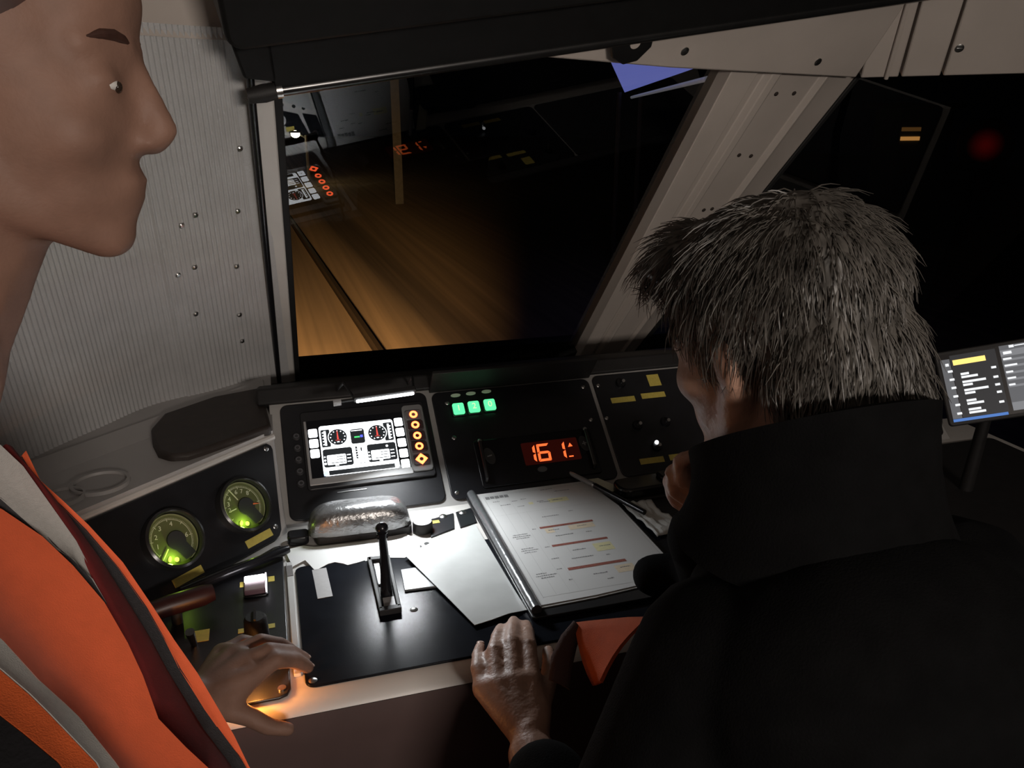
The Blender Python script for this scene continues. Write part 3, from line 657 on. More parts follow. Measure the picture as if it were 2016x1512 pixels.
bm = bmf(); prism(bm, [(-.213, 1.388), (-.205, 1.33), (-.192, 1.28), (-.172, 1.258), (-.146, 1.255), (-.125, 1.268), (-.020, 1.345), (-.035, 1.56), (-.12, 1.53), (-.199, 1.46)], 1.030, 1.052, iG); part('dark_ledge_pad', bm, M_dark, t, .006)  # dark slab stands in for a ledge hole and the shadow beside it
bm = bmf(); prism(bm, [(-.15, .0), (.225, .0), (.236, .003), (.244, .010), (.302, .135), (.302, .143), (.296, .149), (-.15, .149)], -.004, .002); t = part('gauge_plate', bm, M_black, t, .0015)
for x, y in ((.290, .141), (.236, .019)): screw(t, x, y, .002, .0045)
for x0, x1, y0, y1 in ((.042, .092, .010, .0225), (.174, .225, .009, .0215)):
    bm = bmf(); box(bm, x0, x1, y0, y1, .002, .0026); part('label_tape', bm, M_tape, t)
M_dial = mat('dial_black_green', (.13, .15, .055), .5, var=.1)
M_num = mat('dial_numeral', (.80, .84, .60), .5)
E_lamp = glow('dial_lamp', (.62, 1, .06), 3.2)
M_ringm = mat('gauge_scale_ring', (.28, .30, .16), .4)
def gauge(cx, cy, nums, lab, needles, red=None, rot=-20):
    t = thing('pressure_gauge', lab, 'gauge', FG @ Matrix.Translation((cx, cy, .002)), 'round pressure gauges on the left console')
    rr_ = .0395
    bm = bmf(); lathe(bm, [(rr_, .001), (rr_, .0145), (rr_+.0015, .016), (rr_+.005, .014), (rr_+.0065, .004), (rr_+.0065, 0), (rr_, 0)], 48); part('bezel', bm, mat('gauge_bezel_black', (.05, .05, .05), .22, metal=.5), t)
    bm = bmf(); cyl(bm, 0, 0, rr_, .0, .001, 48); part('dial', bm, M_dial, t)
    bm = bmf(); ring(bm, 0, 0, rr_*.93, rr_*.965, .001, .0045, 48, None, -70, 175); part('scale_ring', bm, M_ringm, t)
    bm = bmf()
    for k in range(66):
        a = R(206 - k*3.9); big = k % 11 == 0
        Mr = Matrix.Rotation(a, 4, 'Z'); box(bm, rr_*(.70 if big else .775), rr_*.84, -.00022*(1.8 if big else 1), .00022*(1.8 if big else 1), .001, .0013, Mr)
    ring(bm, 0, 0, rr_*.765, rr_*.775, .001, .0013, 48, None, -60, 206)
    part('scale_marks', bm, M_num, t)['kind'] = 'stuff'
    bm = bmf()
    for s_, a in nums:
        a = R(a); add_mesh(bm, text_mesh(s_, .0098), Matrix.Translation((rr_*.60*math.cos(a), rr_*.60*math.sin(a), .0013)) @ Matrix.Rotation(R(rot), 4, 'Z'))
    part('numerals', bm, M_num, t)
    bm = bmf(); cyl(bm, .0035, -.004, rr_*.36, .004, .0065, 32); prism(bm, [(-.006, -.012), (.016, -.012), (.022, -rr_*.78), (.004, -rr_*.88)], .004, .0062); part('hub_cover', bm, mat('hub_cover_grey', (.035, .035, .04), .45), t)
    for a, l0, l1, m_ in needles:
        bm = bmf(); box(bm, rr_*l0, rr_*l1, -.0008, .0008, .003, .0037, Matrix.Rotation(R(a), 4, 'Z')); part('needle', bm, m_, t)
    if red is not None:
        bm = bmf(); prism(bm, [(rr_*.40, -.0014), (rr_*.40, .0014), (rr_*.74, 0)], .0068, .0074, Matrix.Rotation(R(red), 4, 'Z')); part('red_marker', bm, mat('orange_red_marker', (.9, .2, .08), .5), t)
    bm = bmf(); ell(bm, (-.008, -rr_*.72, .003), (.0035, .0035, .002), sub=2); part('bulb', bm, E_lamp, t); bm = bmf(); ell(bm, (-.017, -rr_*.60, .003), (.0022, .0045, .0018), (0, 0, R(-35)), sub=2); part('bulb', bm, E_lamp, t)
    l = light('gauge_lamp', 'POINT', (0, 0, 0), .022, (.62, 1, .10), shadow_soft_size=.002); l.parent = t; l.location = (-.0125, -rr_*.60, .0105)
M_needle = mat('pale_needle', (.8, .85, .5), .4)
gauge(.070, .074, [('1', 181), ('2', 147), ('3', 112), ('4', 66), ('6', -6)], 'green lit pressure gauge reading one to six, left of the pair', [(218, .4, .9, M_needle)])
gauge(.199, .073, [('2', 175), ('3', 152), ('4', 130), ('6', 88), ('7', 64), ('8', 38)], 'green lit pressure gauge with orange-red marker, nearest the display', [(108, .3, .86, M_needle), (180, .34, .6, M_num)], -18)

# ------------------------------------------------------------------ left switch panel let into the desk
t = thing('desk_switch_panel', 'black desk switch panel with yellow labels on the far left', 'control panel', Matrix.Translation((-.06, 1.0, .9)))
I = Matrix.Translation((.06, -1.0, 0))
bm = bmf(); prism(bm, [(-.30, .832), (-.034, .832), (-.024, .836), (-.020, .846), (-.019, 1.188), (-.022, 1.197), (-.032, 1.195), (-.195, 1.048), (-.30, .95)], -.0015, .003, I); part('plate', bm, M_black, t, .0015)
for x0, x1, y0, y1 in ((-.0815, -.070, 1.088, 1.102), (-.044, -.033, 1.092, 1.106), (-.082, -.035, .974, .984), (-.137, -.118, .970, .996)):
    bm = bmf(); box(bm, x0, x1, y0, y1, .003, .0035, I); part('label_tape', bm, M_tape, t)
bm = bmf(); cyl(bm, -.029, 1.186, .005, .003, .005, 14, I); part('screw', bm, M_steel, t)
bm = bmf(); cyl(bm, -.030, .846, .005, .003, .005, 14, I); part('screw', bm, M_steel, t)
bm = bmf(); rrect(bm, -.076, -.042, 1.055, 1.105, .004, .003, .006, I); part('button_frame', bm, M_blackgl, t, .001)
bm = bmf(); rrect(bm, -.074, -.046, 1.080, 1.093, .002, .006, .017, I); k = part('lit_bar', bm, glow('white_switch_light', (1, .95, 1), 9), t)
bm = bmf(); rrect(bm, -.0745, -.0455, 1.058, 1.083, .002, .006, .014, I); part('rocker', bm, mat('purple_grey_rocker', (.16, .09, .11), .35), t, .001)
bm = bmf(); box(bm, -.0455, -.0435, 1.060, 1.098, .006, .016, I); part('lit_edge', bm, glow('white_edge_light', (1, .95, 1), 1.6), t)
bm = bmf(); lathe(bm, [(0, .030), (.012, .030), (.0145, .026), (.016, 0), (0, 0)], 28, I @ Matrix.Translation((-.058, .962, .003))); k = part('rotary_knob', bm, M_blackmt, t)
bm = bmf(); box(bm, -.0595, -.0565, .950, .976, .033, .036, I); part('knob_ridge', bm, M_blackgl, k)
bm = bmf(); tube(bm, [V(-.135, .965, .003), V(-.137, .955, .030)], [.004, .006], 12, I); part('toggle_lever', bm, mat('toggle_chrome', (.3, .3, .3), .25, metal=1), t)
bm = bmf(); tube(bm, [V(-.20, 1.012, .030), V(-.165, 1.022, .032), V(-.125, 1.034, .032), V(-.112, 1.038, .032)], [.013, .014, .014, .011], 18, I); rh = part('red_handle', bm, mat('dark_red_plastic', (.035, .009, .008), .4, var=.1), t)
bm = bmf(); tube(bm, [V(-.16, 1.024, .003), V(-.16, 1.024, .028)], .007, 12, I); part('handle_stem', bm, M_blackmt, rh)
bm = bmf(); tube(bm, [V(-.160, 1.085, .012), V(-.10, 1.118, .013), V(-.05, 1.142, .013), V(-.020, 1.158, .013), V(-.010, 1.163, .013)], [.008, .008, .007, .008, .006], 14, I)
tag(part('pen_torch', bm, M_blackgl, None, 0, 40, Matrix.Translation((-.06, 1.0, .9))), 'black pen torch lying along the top of the desk switch panel', 'torch')
# orange lit push button by the resting hand
t = thing('orange_button', 'glowing orange push button beside the resting left hand', 'button', Matrix.Translation((-.078, .846, .903)))
bm = bmf(); ring(bm, 0, 0, .008, .0105, 0, .006, 24); part('collar', bm, M_blackmt, t)
bm = bmf(); lathe(bm, [(0, .009), (.005, .0085), (.0075, .006), (.0075, 0), (0, 0)], 24); part('lens', bm, glow('orange_lens', (1, .33, .05), 9), t)
light('orange_button_light', 'POINT', (-.060, .838, .921), .34, (1, .36, .07), shadow_soft_size=.006)

# ------------------------------------------------------------------ desk objects
# glossy rounded cover in front of the display
t = thing('rounded_cover', 'glossy grey rounded cover box standing below the display', 'cover', Matrix.Translation((.105, 1.212, .9)) @ Matrix.Rotation(R(-2), 4, 'Z'))
bm = bmf(); L = []
for i in range(25):
    s_ = -1 + 2*i/24; xx = .083*s_; k = (1-abs(s_)**5)**.5 if abs(s_) < 1 else .0
    k = max(k, .03); row = []
    for j in range(21):
        a = math.pi*j/20; c_, z_ = math.cos(a), math.sin(a)
        row.append(bm.verts.new((xx, .031*(abs(c_)**.6)*(1 if c_ > 0 else -1)*(.5+.5*k), .012 + .043*(z_**.7)*k)))
    L.append(row)
for a, b in zip(L, L[1:]):
    for j in range(20): bm.faces.new((a[j], a[j+1], b[j+1], b[j]))
    bm.faces.new((a[0], b[0], b[20], a[20]))
bm.faces.new(L[0]); bm.faces.new(L[-1])
part('shell', bm, mat('glossy_grey_shell', (.24, .24, .24), .26, metal=.75, var=.15, scale=90, bump=.30, bscale=140), t, 0, 70)
bm = bmf(); rrect(bm, -.072, .082, -.030, .028, .008, 0, .013); part('base', bm, M_blackmt, t, .001)
bm = bmf(); rrect(bm, -.115, -.082, -.024, .004, .007, 0, .016); part('end_block', bm, M_blackgl, t, .003)
# white knob
t = thing('white_topped_knob', 'round black knob with white top right of the rounded cover', 'knob', Matrix.Translation((.204, 1.186, .9)))
bm = bmf(); lathe(bm, [(.0165, 0), (.0165, .014), (.0155, .017), (0, .017), (0, 0)], 32); part('skirt', bm, M_blackmt, t)
bm = bmf(); lathe(bm, [(0, .0195), (.011, .0192), (.0148, .017), (0, .017)], 32); part('cap', bm, mat('white_knob_cap', (.75, .75, .74), .4), t)
# lever in its slot
t = thing('brake_lever', 'upright black lever in a framed slot on the black desk inlay', 'lever', Matrix.Translation((.117, 1.03, .902)))
bm = bmf(); I = Matrix.Translation((-.117, -1.03, 0))
for q in ([(.1015, .965), (.107, .965), (.1095, 1.108), (.1035, 1.108)], [(.1265, .965), (.132, .965), (.1375, 1.105), (.132, 1.105)], [(.1015, .960), (.132, .960), (.132, .970), (.1015, .970)], [(.104, 1.098), (.137, 1.096), (.1375, 1.105), (.104, 1.108)]): prism(bm, q, 0, .009, I)
part('slot_frame', bm, M_blackmt, t, .001)
bm = bmf(); prism(bm, [(.107, .970), (.1265, .970), (.131, 1.098), (.1095, 1.098)], 0, .001, I); part('slot_floor', bm, M_rubber, t)
bm = bmf(); prism(bm, [(.110, .972), (.126, .972), (.127, .998), (.111, .998)], .001, .004, I); part('slot_card', bm, M_grtape, t); bm = bmf(); prism(bm, [(.1105, 1.035), (.117, 1.035), (.1195, 1.096), (.1115, 1.096)], .001, .004, I); part('slot_card', bm, M_grtape, t)
bm = bmf(); tube(bm, [V(.118, 1.008, .002), V(.118, 1.006, .035), V(.117, 1.000, .075), V(.115, .992, .100), V(.1145, .990, .112)], [.0085, .0072, .0062, .0058, .0078], 16, I); part('shaft', bm, M_blackgl, t)
bm = bmf(); ell(bm, (.1145, .990, .117), (.0088, .0080, .0085), None, 3, I); tube(bm, [V(.107, .990, .104), V(.1145, .990, .110), V(.122, .990, .104)], .0035, 10, I); part('grip', bm, M_blackgl, t)
# torn white sheet
bm = bmf(); prism(bm, [(-.016, 1.180), (-.006, 1.126), (.004, 1.134), (.013, 1.140), (.026, 1.104), (.036, 1.112), (.046, 1.119), (.056, 1.121), (.068, 1.113), (.074, 1.107), (.090, 1.110), (.1005, 1.113), (.1005, 1.1105), (.140, 1.1095), (.160, 1.103), (.188, 1.118), (.19, 1.15), (.175, 1.178), (.10, 1.172), (.03, 1.176), (.012, 1.186)], .0022, .0028)
tag(part('torn_sheet', bm, M_paper, None, 0, 0, FD), 'torn white paper lying along the top of the black desk inlay', 'paper')
bm = bmf(); box(bm, -.0105, .0105, -.040, .040, 0, .0005)
tag(part('tape_strip', bm, M_grtape, None, 0, 0, FD @ Matrix.Translation((.033, 1.068, .0023)) @ Matrix.Rotation(R(2), 4, 'Z')), 'short grey tape strip stuck on the black desk inlay', 'tape')
bm = bmf(); prism(bm, [(-.007, 1.128), (-.016, 1.128), (-.0145, 1.098), (-.006, 1.098)], .0036, .0044)
tag(part('tape_scrap', bm, mat('dirty_tape', (.16, .15, .15), .5), None, 0, 0, FD), 'dirty grey tape scrap on the white divider strip', 'tape')
bm = bmf(); prism(bm, [(.148, 1.066), (.1445, 1.010), (.205, 1.006), (.205, 1.066)], .0022, .0056)
tag(part('card', bm, mat('grey_card', (.20, .21, .22), .25, var=.08), None, .0005, 0, FD), 'small grey card under the loose sheet beside the lever', 'card')
bm = bmf()
gx = [[(.160, 1.100), (.205, 1.130), (.245, 1.152), (.290, 1.175)], [(.180, 1.033), (.218, 1.060), (.258, 1.080), (.292, 1.095)], [(.200, .965), (.232, .983), (.266, .998), (.294, 1.005)], [(.219, .899), (.243, .904), (.270, .910), (.297, .915)]]
Zt = [[.009, .006, .006, .004], [.008, .0065, .0075, .004], [.007, .0075, .0055, .004], [.006, .006, .007, .004]]
T = [[bm.verts.new((x, y, z)) for (x, y), z in zip(r0, r1)] for r0, r1 in zip(gx, Zt)]; U = [[bm.verts.new((v.co.x, v.co.y, v.co.z-.0008)) for v in row] for row in T]
for j in range(3):
    for i in range(3): bm.faces.new((T[j][i], T[j][i+1], T[j+1][i+1], T[j+1][i])); bm.faces.new((U[j][i], U[j+1][i], U[j+1][i+1], U[j][i+1]))
    for A_, i in ((0, 0), (3, 3)): bm.faces.new((T[j][i], T[j+1][i], U[j+1][i], U[j][i]))
for i in range(3): bm.faces.new((T[0][i], T[0][i+1], U[0][i+1], U[0][i])); bm.faces.new((T[3][i], U[3][i], U[3][i+1], T[3][i+1]))
tag(part('loose_sheet', bm, M_sleeve, None, 0, 60, FD), 'plain white sheet in a plastic sleeve left of the clipboard', 'paper')
# clipboard with timetable
t = thing('timetable_clipboard', 'dark clipboard holding a printed timetable with three brown-red bars', 'clipboard', Matrix.Translation((.42, 1.085, .9)))
I = Matrix.Translation((-.42, -1.085, 0))
bm = bmf(); rrect(bm, .297, .545, .888, 1.270, .006, .003, .008, I); part('board', bm, mat('clipboard_black', (.02, .02, .021), .35), t, .001)
bm = bmf(); tube(bm, [V(.3055, .898, .013), V(.3065, 1.268, .013)], .0075, 14, I); part('spine', bm, mat('grey_spine', (.13, .135, .14), .28, metal=.3, bump=.3, bscale=60), t)
sp = [(.314, .910), (.40, .912), (.470, .918), (.540, .975), (.540, 1.155), (.521, 1.264), (.314, 1.267)]
bm = bmf(); prism(bm, [(x-.006, y-.004) for x, y in sp], .008, .0095, I); part('under_sheet', bm, M_paper, t)
bm = bmf(); prism(bm, sp, .0098, .0108, I); sh = part('timetable_sheet', bm, M_paper, t)
zt = .0109; rnd = random.Random(11)
def ink(name, rects, m, z=zt):
    bm = bmf()
    for x0, x1, y0, y1 in rects: bm.faces.new([bm.verts.new(I @ V(*p, z)) for p in ((x0, y0), (x1, y0), (x1, y1), (x0, y1))])
    o = part(name, bm, m, sh, 0, 0)
    if len(rects) > 1: o['kind'] = 'stuff'
ink('rule_lines', [(.3245, .3252, .925, 1.252), (.535, .5355, .985, 1.15), (.3245, .518, 1.2545, 1.2551), (.345, .3453, .93, 1.25), (.366, .3662, .93, 1.25), (.381, .3812, .93, 1.18), (.3245, .50, .927, .9275), (.405, .4052, 1.0, 1.17), (.3245, .52, 1.178, 1.1783)], M_inkl)
words = []
for (x, y, w_) in ((.336, 1.228, .012), (.345, 1.212, .018), (.372, 1.20, .012), (.368, 1.222, .010), (.385, 1.225, .010), (.43, 1.25, .022), (.452, 1.238, .028), (.41, 1.209, .012), (.413, 1.2045, .02), (.436, 1.206, .012), (.4405, 1.2062, .016), (.45, 1.16, .008), (.40, 1.152, .03),
    (.335, 1.105, .024), (.333, 1.099, .030), (.337, 1.093, .022), (.335, 1.060, .020), (.333, 1.054, .028), (.336, 1.048, .020), (.334, .985, .016), (.332, .979, .032), (.338, .973, .020), (.395, 1.105, .018), (.445, 1.106, .016), (.40, 1.085, .03), (.452, 1.084, .010), (.37, 1.02, .012), (.41, 1.035, .022), (.455, 1.035, .018), (.40, 1.012, .035), (.455, 1.008, .006), (.368, .99, .008), (.372, 1.056, .008), (.371, 1.116, .006), (.415, .962, .022), (.46, .968, .016), (.375, .958, .006), (.43, .945, .01)):
    k = 0.
    while k < w_: 
        q = rnd.uniform(.0012, .0035); words.append((x+k, x+min(k+q, w_), y, y+rnd.uniform(.0018, .0027))); k += q + .0007
ink('printed_words', words, M_ink, zt+.0001)
ink('header_stamp', [(.327+.0085*i, .3345+.0085*i, 1.241+.001*(i % 2), 1.2515) for i in range(5)], M_ink, zt+.0001)
for r_ in ((.384, .4765, 1.115, 1.121), (.384, .477, 1.0545, 1.0605), (.384, .477, .983, .990)): ink('red_bar', [r_], M_redink, zt+.0001)
for r_ in ((.394, .402, 1.203, 1.211), (.43, .466, 1.199, 1.214), (.446, .476, 1.022, 1.046)): ink('yellow_highlight', [r_], M_hilite, zt+.00005)
for r_ in ((.39, .404, 1.098, 1.113), (.43, .474, 1.098, 1.113), (.452, .482, .956, .976)): ink('orange_highlight', [r_], M_orhilite, zt+.00005)
# pen on the clipboard
bm = bmf(); FP = Matrix()
t = thing('ballpoint_pen', 'slim dark pen with clear tip lying on the clipboard corner', 'pen', Matrix.Translation((.53, 1.2, .914)))
I2 = Matrix.Translation((-.53, -1.2, -.914))
p0, p1, p2 = V(.494, 1.292, .922), V(.522, 1.226, .920), V(.566, 1.108, .917)
bm = bmf(); tube(bm, [p0, p0.lerp(p1, .25), p1], [.0018, .0042, .0048], 12, I2); part('clear_front', bm, mat('clear_pen_plastic', (.35, .36, .37), .15, metal=.2), t)
bm = bmf(); tube(bm, [p1, p1.lerp(p2, .03)], .0052, 12, I2); part('metal_band', bm, M_steel, t)
bm = bmf(); tube(bm, [p1.lerp(p2, .03), p2], [.0052, .0048], 12, I2); part('barrel', bm, M_blackgl, t)
# note, tissue, handset to the right of the clipboard
bm = bmf(); prism(bm, [(.523, 1.268), (.545, 1.278), (.575, 1.215), (.552, 1.21)], .010, .0106)
tag(part('folded_note', bm, mat('pale_yellow_note', (.62, .62, .48), .6, var=.05), None, 0, 0, FD), 'small pale note sticking out behind the pen', 'paper')
bm = bmf(); L = []; nx, ny = 14, 14; rnd = random.Random(5)
for j in range(ny+1):
    row = []
    for i in range(nx+1):
        a, b = i/nx, j/ny
        x = .553 + .052*a + .006*(1-b) + .004*math.sin(b*7)*(a); y = 1.052 + .115*b + .012*(a-.5)*(1-b)
        row.append(bm.verts.new((x, y, .006 + .007*abs(noise.noise(V(a*3.1, b*3.7, 2))) + .003*noise.noise(V(a*7, b*8, 5)))))
    L.append(row)
for a, b in zip(L, L[1:]):
    for i in range(nx): bm.faces.new((a[i], a[i+1], b[i+1], b[i]))
o = tag(part('crumpled_tissue', bm, mat('tissue_white', (.66, .66, .63), .8, var=.06), None, 0, 20, FD), 'crumpled white tissue right of the clipboard', 'tissue')
so = o.modifiers.new('solid', 'SOLIDIFY'); so.thickness = .002
t = thing('radio_handset', 'black radio handset lying under the switch panel', 'handset', Matrix.Translation((.62, 1.205, .9)) @ Matrix.Rotation(R(3), 4, 'Z'))
bm = bmf(); rrect(bm, -.065, .085, -.026, .026, .02, .006, .026); part('body', bm, M_blackgl, t, .005)
bm = bmf(); rrect(bm, -.075, .09, -.032, .032, .01, 0, .008); part('cradle', bm, M_blackmt, t, .002)
bm = bmf(); rrect(bm, .02, .07, -.016, .016, .008, .025, .034); part('earpiece', bm, M_blackgl, t, .004)

# tablet on the right
n_ = V(-.533, -.733, .423); e1 = V(.095, -.053, .028)
FTb = frame((1.031, 1.014, 1.173), e1, n_.cross(e1))
t = thing('tablet', 'lit tablet computer showing timetable rows and an amber bar', 'tablet', FTb)
bm = bmf(); rrect(bm, -.006, .19, -.112, .010, .006, -.009, -.0005); part('case', bm, M_blackmt, t, .002)
bm = bmf(); rrect(bm, 0, .184, -.106, .004, .002, -.0006, 0); part('glass', bm, mat('tablet_glass', (.01, .01, .012), .15), t)
TG = glow('tablet_grey', (.75, .78, .85), .14); TL = glow('tablet_light_grey', (.8, .82, .88), .26); TW = glow('tablet_white', (.95, .97, 1), 1.0); TA = glow('tablet_amber', (1, .68, .18), 1.4); TB = glow('tablet_blue', (.12, .35, 1), .55); TD = glow('tablet_dark', (.5, .55, .65), .03)
def trects(nm, L, m, z=.0002):
    bm = bmf()
    for x0, x1, y0, y1 in L: box(bm, x0, x1, y0, y1, 0 if z < .0003 else .0002, z)
    o = part(nm, bm, m, t)
    if len(L) > 1: o['kind'] = 'stuff'
trects('screen_columns', [(.001, .0145, -.101, -.004)], TG)
trects('screen_ground', [(.0155, .082, -.101, .001)], TD)
trects('right_column', [(.088, .175, -.088, .0035)], TG)
trects('right_rows', [(.09, .140, -.022, -.0185), (.09, .14, -.0325, -.029), (.09, .14, -.043, -.0395), (.09, .14, -.0535, -.050), (.09, .14, -.064, -.0605), (.088, .175, -.014, -.004), (.088, .175, -.101, -.088)], TL, .0005)
trects('amber_bar', [(.0185, .066, -.0155, -.007)], TA, .0005)
wl_ = [(.007, .012, -.0155, -.011)]
for k, y in enumerate((-.026, -.0395, -.053, -.067, -.081, -.095)): wl_.append((.0085, .0155, y, y+.0035)); 
for k, (y, a, b) in enumerate(((-.033, .012, .024), (-.046, .034, .014), (-.0595, .035, .015), (-.0765, .014, .024), (-.091, .018, .024))):
    wl_ += [(.026, .026+a, y, y+.0036), (.026, .026+b, y-.005, y-.0014), ]
for y in (-.030, -.0455, -.058, -.070, -.086): wl_.append((.071, .078, y, y+.0035))
wl_ += [(.092, .104, -.011, -.0065), (.124, .130, -.010, -.005), (.102, .109, -.0015, .0025), (.11, .130, .0, .0015), (.090, .102, -.020, -.0168), (.09, .108, -.0305, -.0275), (.09, .100, -.041, -.038), (.09, .102, -.051, -.048), (.09, .099, -.0615, -.0585), (.108, .122, -.096, -.0925)]
trects('screen_words', wl_, TW, .0007)
trects('blue_line', [(.001, .080, -.106, -.1015)], TB, .0005)
bm = bmf(); iT = FTb.inverted(); tube(bm, [iT @ V(1.115, .97, 1.10), iT @ V(1.16, 1.02, 1.06), iT @ V(1.18, 1.05, .90)], [.008, .010, .012], 12); part('stand_arm', bm, M_blackmt, t)


# ================================================================== people
def head_prims(Mh):
    L = []
    def e(c, r, rot=(0, 0, 0)):
        q = Mh.to_euler().to_matrix().to_4x4() @ Euler(rot).to_matrix().to_4x4(); L.append(('e', Mh @ Vector(c), r, q.to_euler()))
    def c(p, r, p2, r2): L.append(('c', Mh @ Vector(p), r, Mh @ Vector(p2), r2))
    e((0, -.018, .035), (.075, .097, .085)); e((0, .026, -.012), (.063, .062, .086)); e((0, .030, -.060), (.050, .054, .040)); e((0, .046, .055), (.054, .046, .042))
    e((0, .054, -.064), (.034, .034, .036)); e((0, .062, -.094), (.024, .020, .017))
    for sx in (-1, 1):
        c((.006*sx, .064, -.096), .017, (.046*sx, .006, -.066), .018); c((.046*sx, .006, -.066), .018, (.060*sx, -.012, -.022), .018)
        e((.036*sx, .050, -.026), (.025, .028, .026)); c((.010*sx, .083, .026), .0085, (.044*sx, .062, .028), .0095); e((.0095*sx, .093, -.031), (.0085, .009, .0075))
        e((.031*sx, .071, .007), (.017, .013, .0105)); e((.077*sx, -.012, -.004), (.007, .018, .030), (-.2, 0, .25*sx)); e((.080*sx, -.016, -.002), (.006, .014, .024))
    c((0, .082, .022), .009, (0, .103, -.022), .0105); c((0, .103, -.022), .0105, (0, .096, -.030), .0105)
    e((0, .081, -.056), (.023, .010, .0060)); e((0, .079, -.068), (.020, .010, .0068))
    return L
def soften_head(o, Mh, it=14):
    bm = bmesh.new(); bm.from_mesh(o.data); iM = Mh.inverted()
    vs = [v for v in bm.verts if (iM @ v.co - V(0, 0, .01)).length < .150]
    for _ in range(it): bmesh.ops.smooth_vert(bm, verts=vs, factor=.5, use_axis_x=True, use_axis_y=True, use_axis_z=True)
    bm.to_mesh(o.data); bm.free()
def eyes(Mh, body):
    for sx in (-1, 1):
        bm = bmf(); ell(bm, Mh @ V(.031*sx, .0755, .0045), (.0095, .0080, .0045), Mh.to_euler(), 2); eb = part('eye', bm, M_eye, body)
        bm = bmf(); ell(bm, Mh @ V(.032*sx, .0820, .0035), (.0044, .0024, .0038), Mh.to_euler(), 2); part('iris', bm, M_iris, eb)
        bm = bmf(); tube(bm, [Mh @ V(.012*sx, .0845, .0300), Mh @ V(.020*sx, .0825, .0330), Mh @ V(.028*sx, .0795, .0345), Mh @ V(.037*sx, .0740, .0340), Mh @ V(.045*sx, .0675, .0310)], [.0022, .0034, .0038, .0032, .0014], 10); part('eyebrow', bm, M_hair2, body)
def hand_prims(wrist, fingers, thumb, rs=(.0108, .0100, .0092, .0082), palm=.0128):
    L = []; mcps = [f[0] for f in fingers]; w_ = Vector(wrist)
    for m_ in mcps: L.append(('c', w_.lerp(Vector(m_), .12), .018, Vector(m_), palm))
    for a, b in zip(mcps, mcps[1:]): L.append(('c', Vector(a), palm, Vector(b), palm)); L.append(('c', Vector(a).lerp(w_, .45), palm*1.1, Vector(b).lerp(w_, .45), palm*1.1))
    for k, f in enumerate(fingers):
        sc_ = .86 if k == 3 else 1
        for i in range(3): L.append(('c', Vector(f[i]), rs[i]*sc_ + (.0008 if i else .001), Vector(f[i+1]), rs[i+1]*sc_))
    tr_ = (.0135, .0112, .0100, .0082)
    for i in range(len(thumb)-1): L.append(('c', Vector(thumb[i]), tr_[i], Vector(thumb[i+1]), tr_[i+1]))
    L.append(('c', w_, .022, Vector(thumb[0]), .015)); L.append(('c', Vector(thumb[0]), .014, Vector(mcps[0]), .0115))
    return L
def nails(body, fingers, up=V(0, -.15, 1)):
    for f in fingers:
        a, b = Vector(f[2]), Vector(f[3]); d = (b-a).normalized(); n = (up - d*up.dot(d)).normalized()
        q = frame(b + n*.0046 + d*.0018, d, n.cross(d)); bm = bmf(); ell(bm, (0, 0, 0), (.0062, .0050, .0022), None, 2, q); part('finger_nail', bm, M_nail, body)
def hair_strands(name, shell, Mh, count, m, parent, length, r, seed, crown=(0, -.05, .14), rad=.0007):
    rnd = random.Random(seed); me = shell.data; vs = me.vertices; bm = bmf(); cw = Mh @ Vector(crown); n = len(vs)
    for k in range(count):
        v = vs[rnd.randrange(n)]; p = v.co.copy(); nn = v.normal.copy(); a = (p - cw)
        d = V(0, 0, -1)*.75 + a.normalized()*.7 + V(rnd.uniform(-.3, .3), rnd.uniform(-.3, .3), rnd.uniform(-.2, .2))
        d = (d - nn*d.dot(nn)).normalized(); ln = length*rnd.uniform(.5, 1.2); pts = []
        sw = V(rnd.uniform(-1, 1), rnd.uniform(-1, 1), rnd.uniform(-1, 1))*ln*.12
        for i in range(5):
            t_ = i/4; pts.append(p - nn*.004 + nn*(.0065*math.sin(t_*2.2) + rnd.uniform(0, .0018)) + d*ln*t_ + V(0, 0, -1)*ln*.10*t_*t_ + sw*t_*t_)
        tube(bm, pts, [rad*1.3, rad*1.5, rad*1.3, rad, rad*.3], 3, None, False)
    o = part(name, bm, m, parent, 0, 80); o['kind'] = 'stuff'; return o

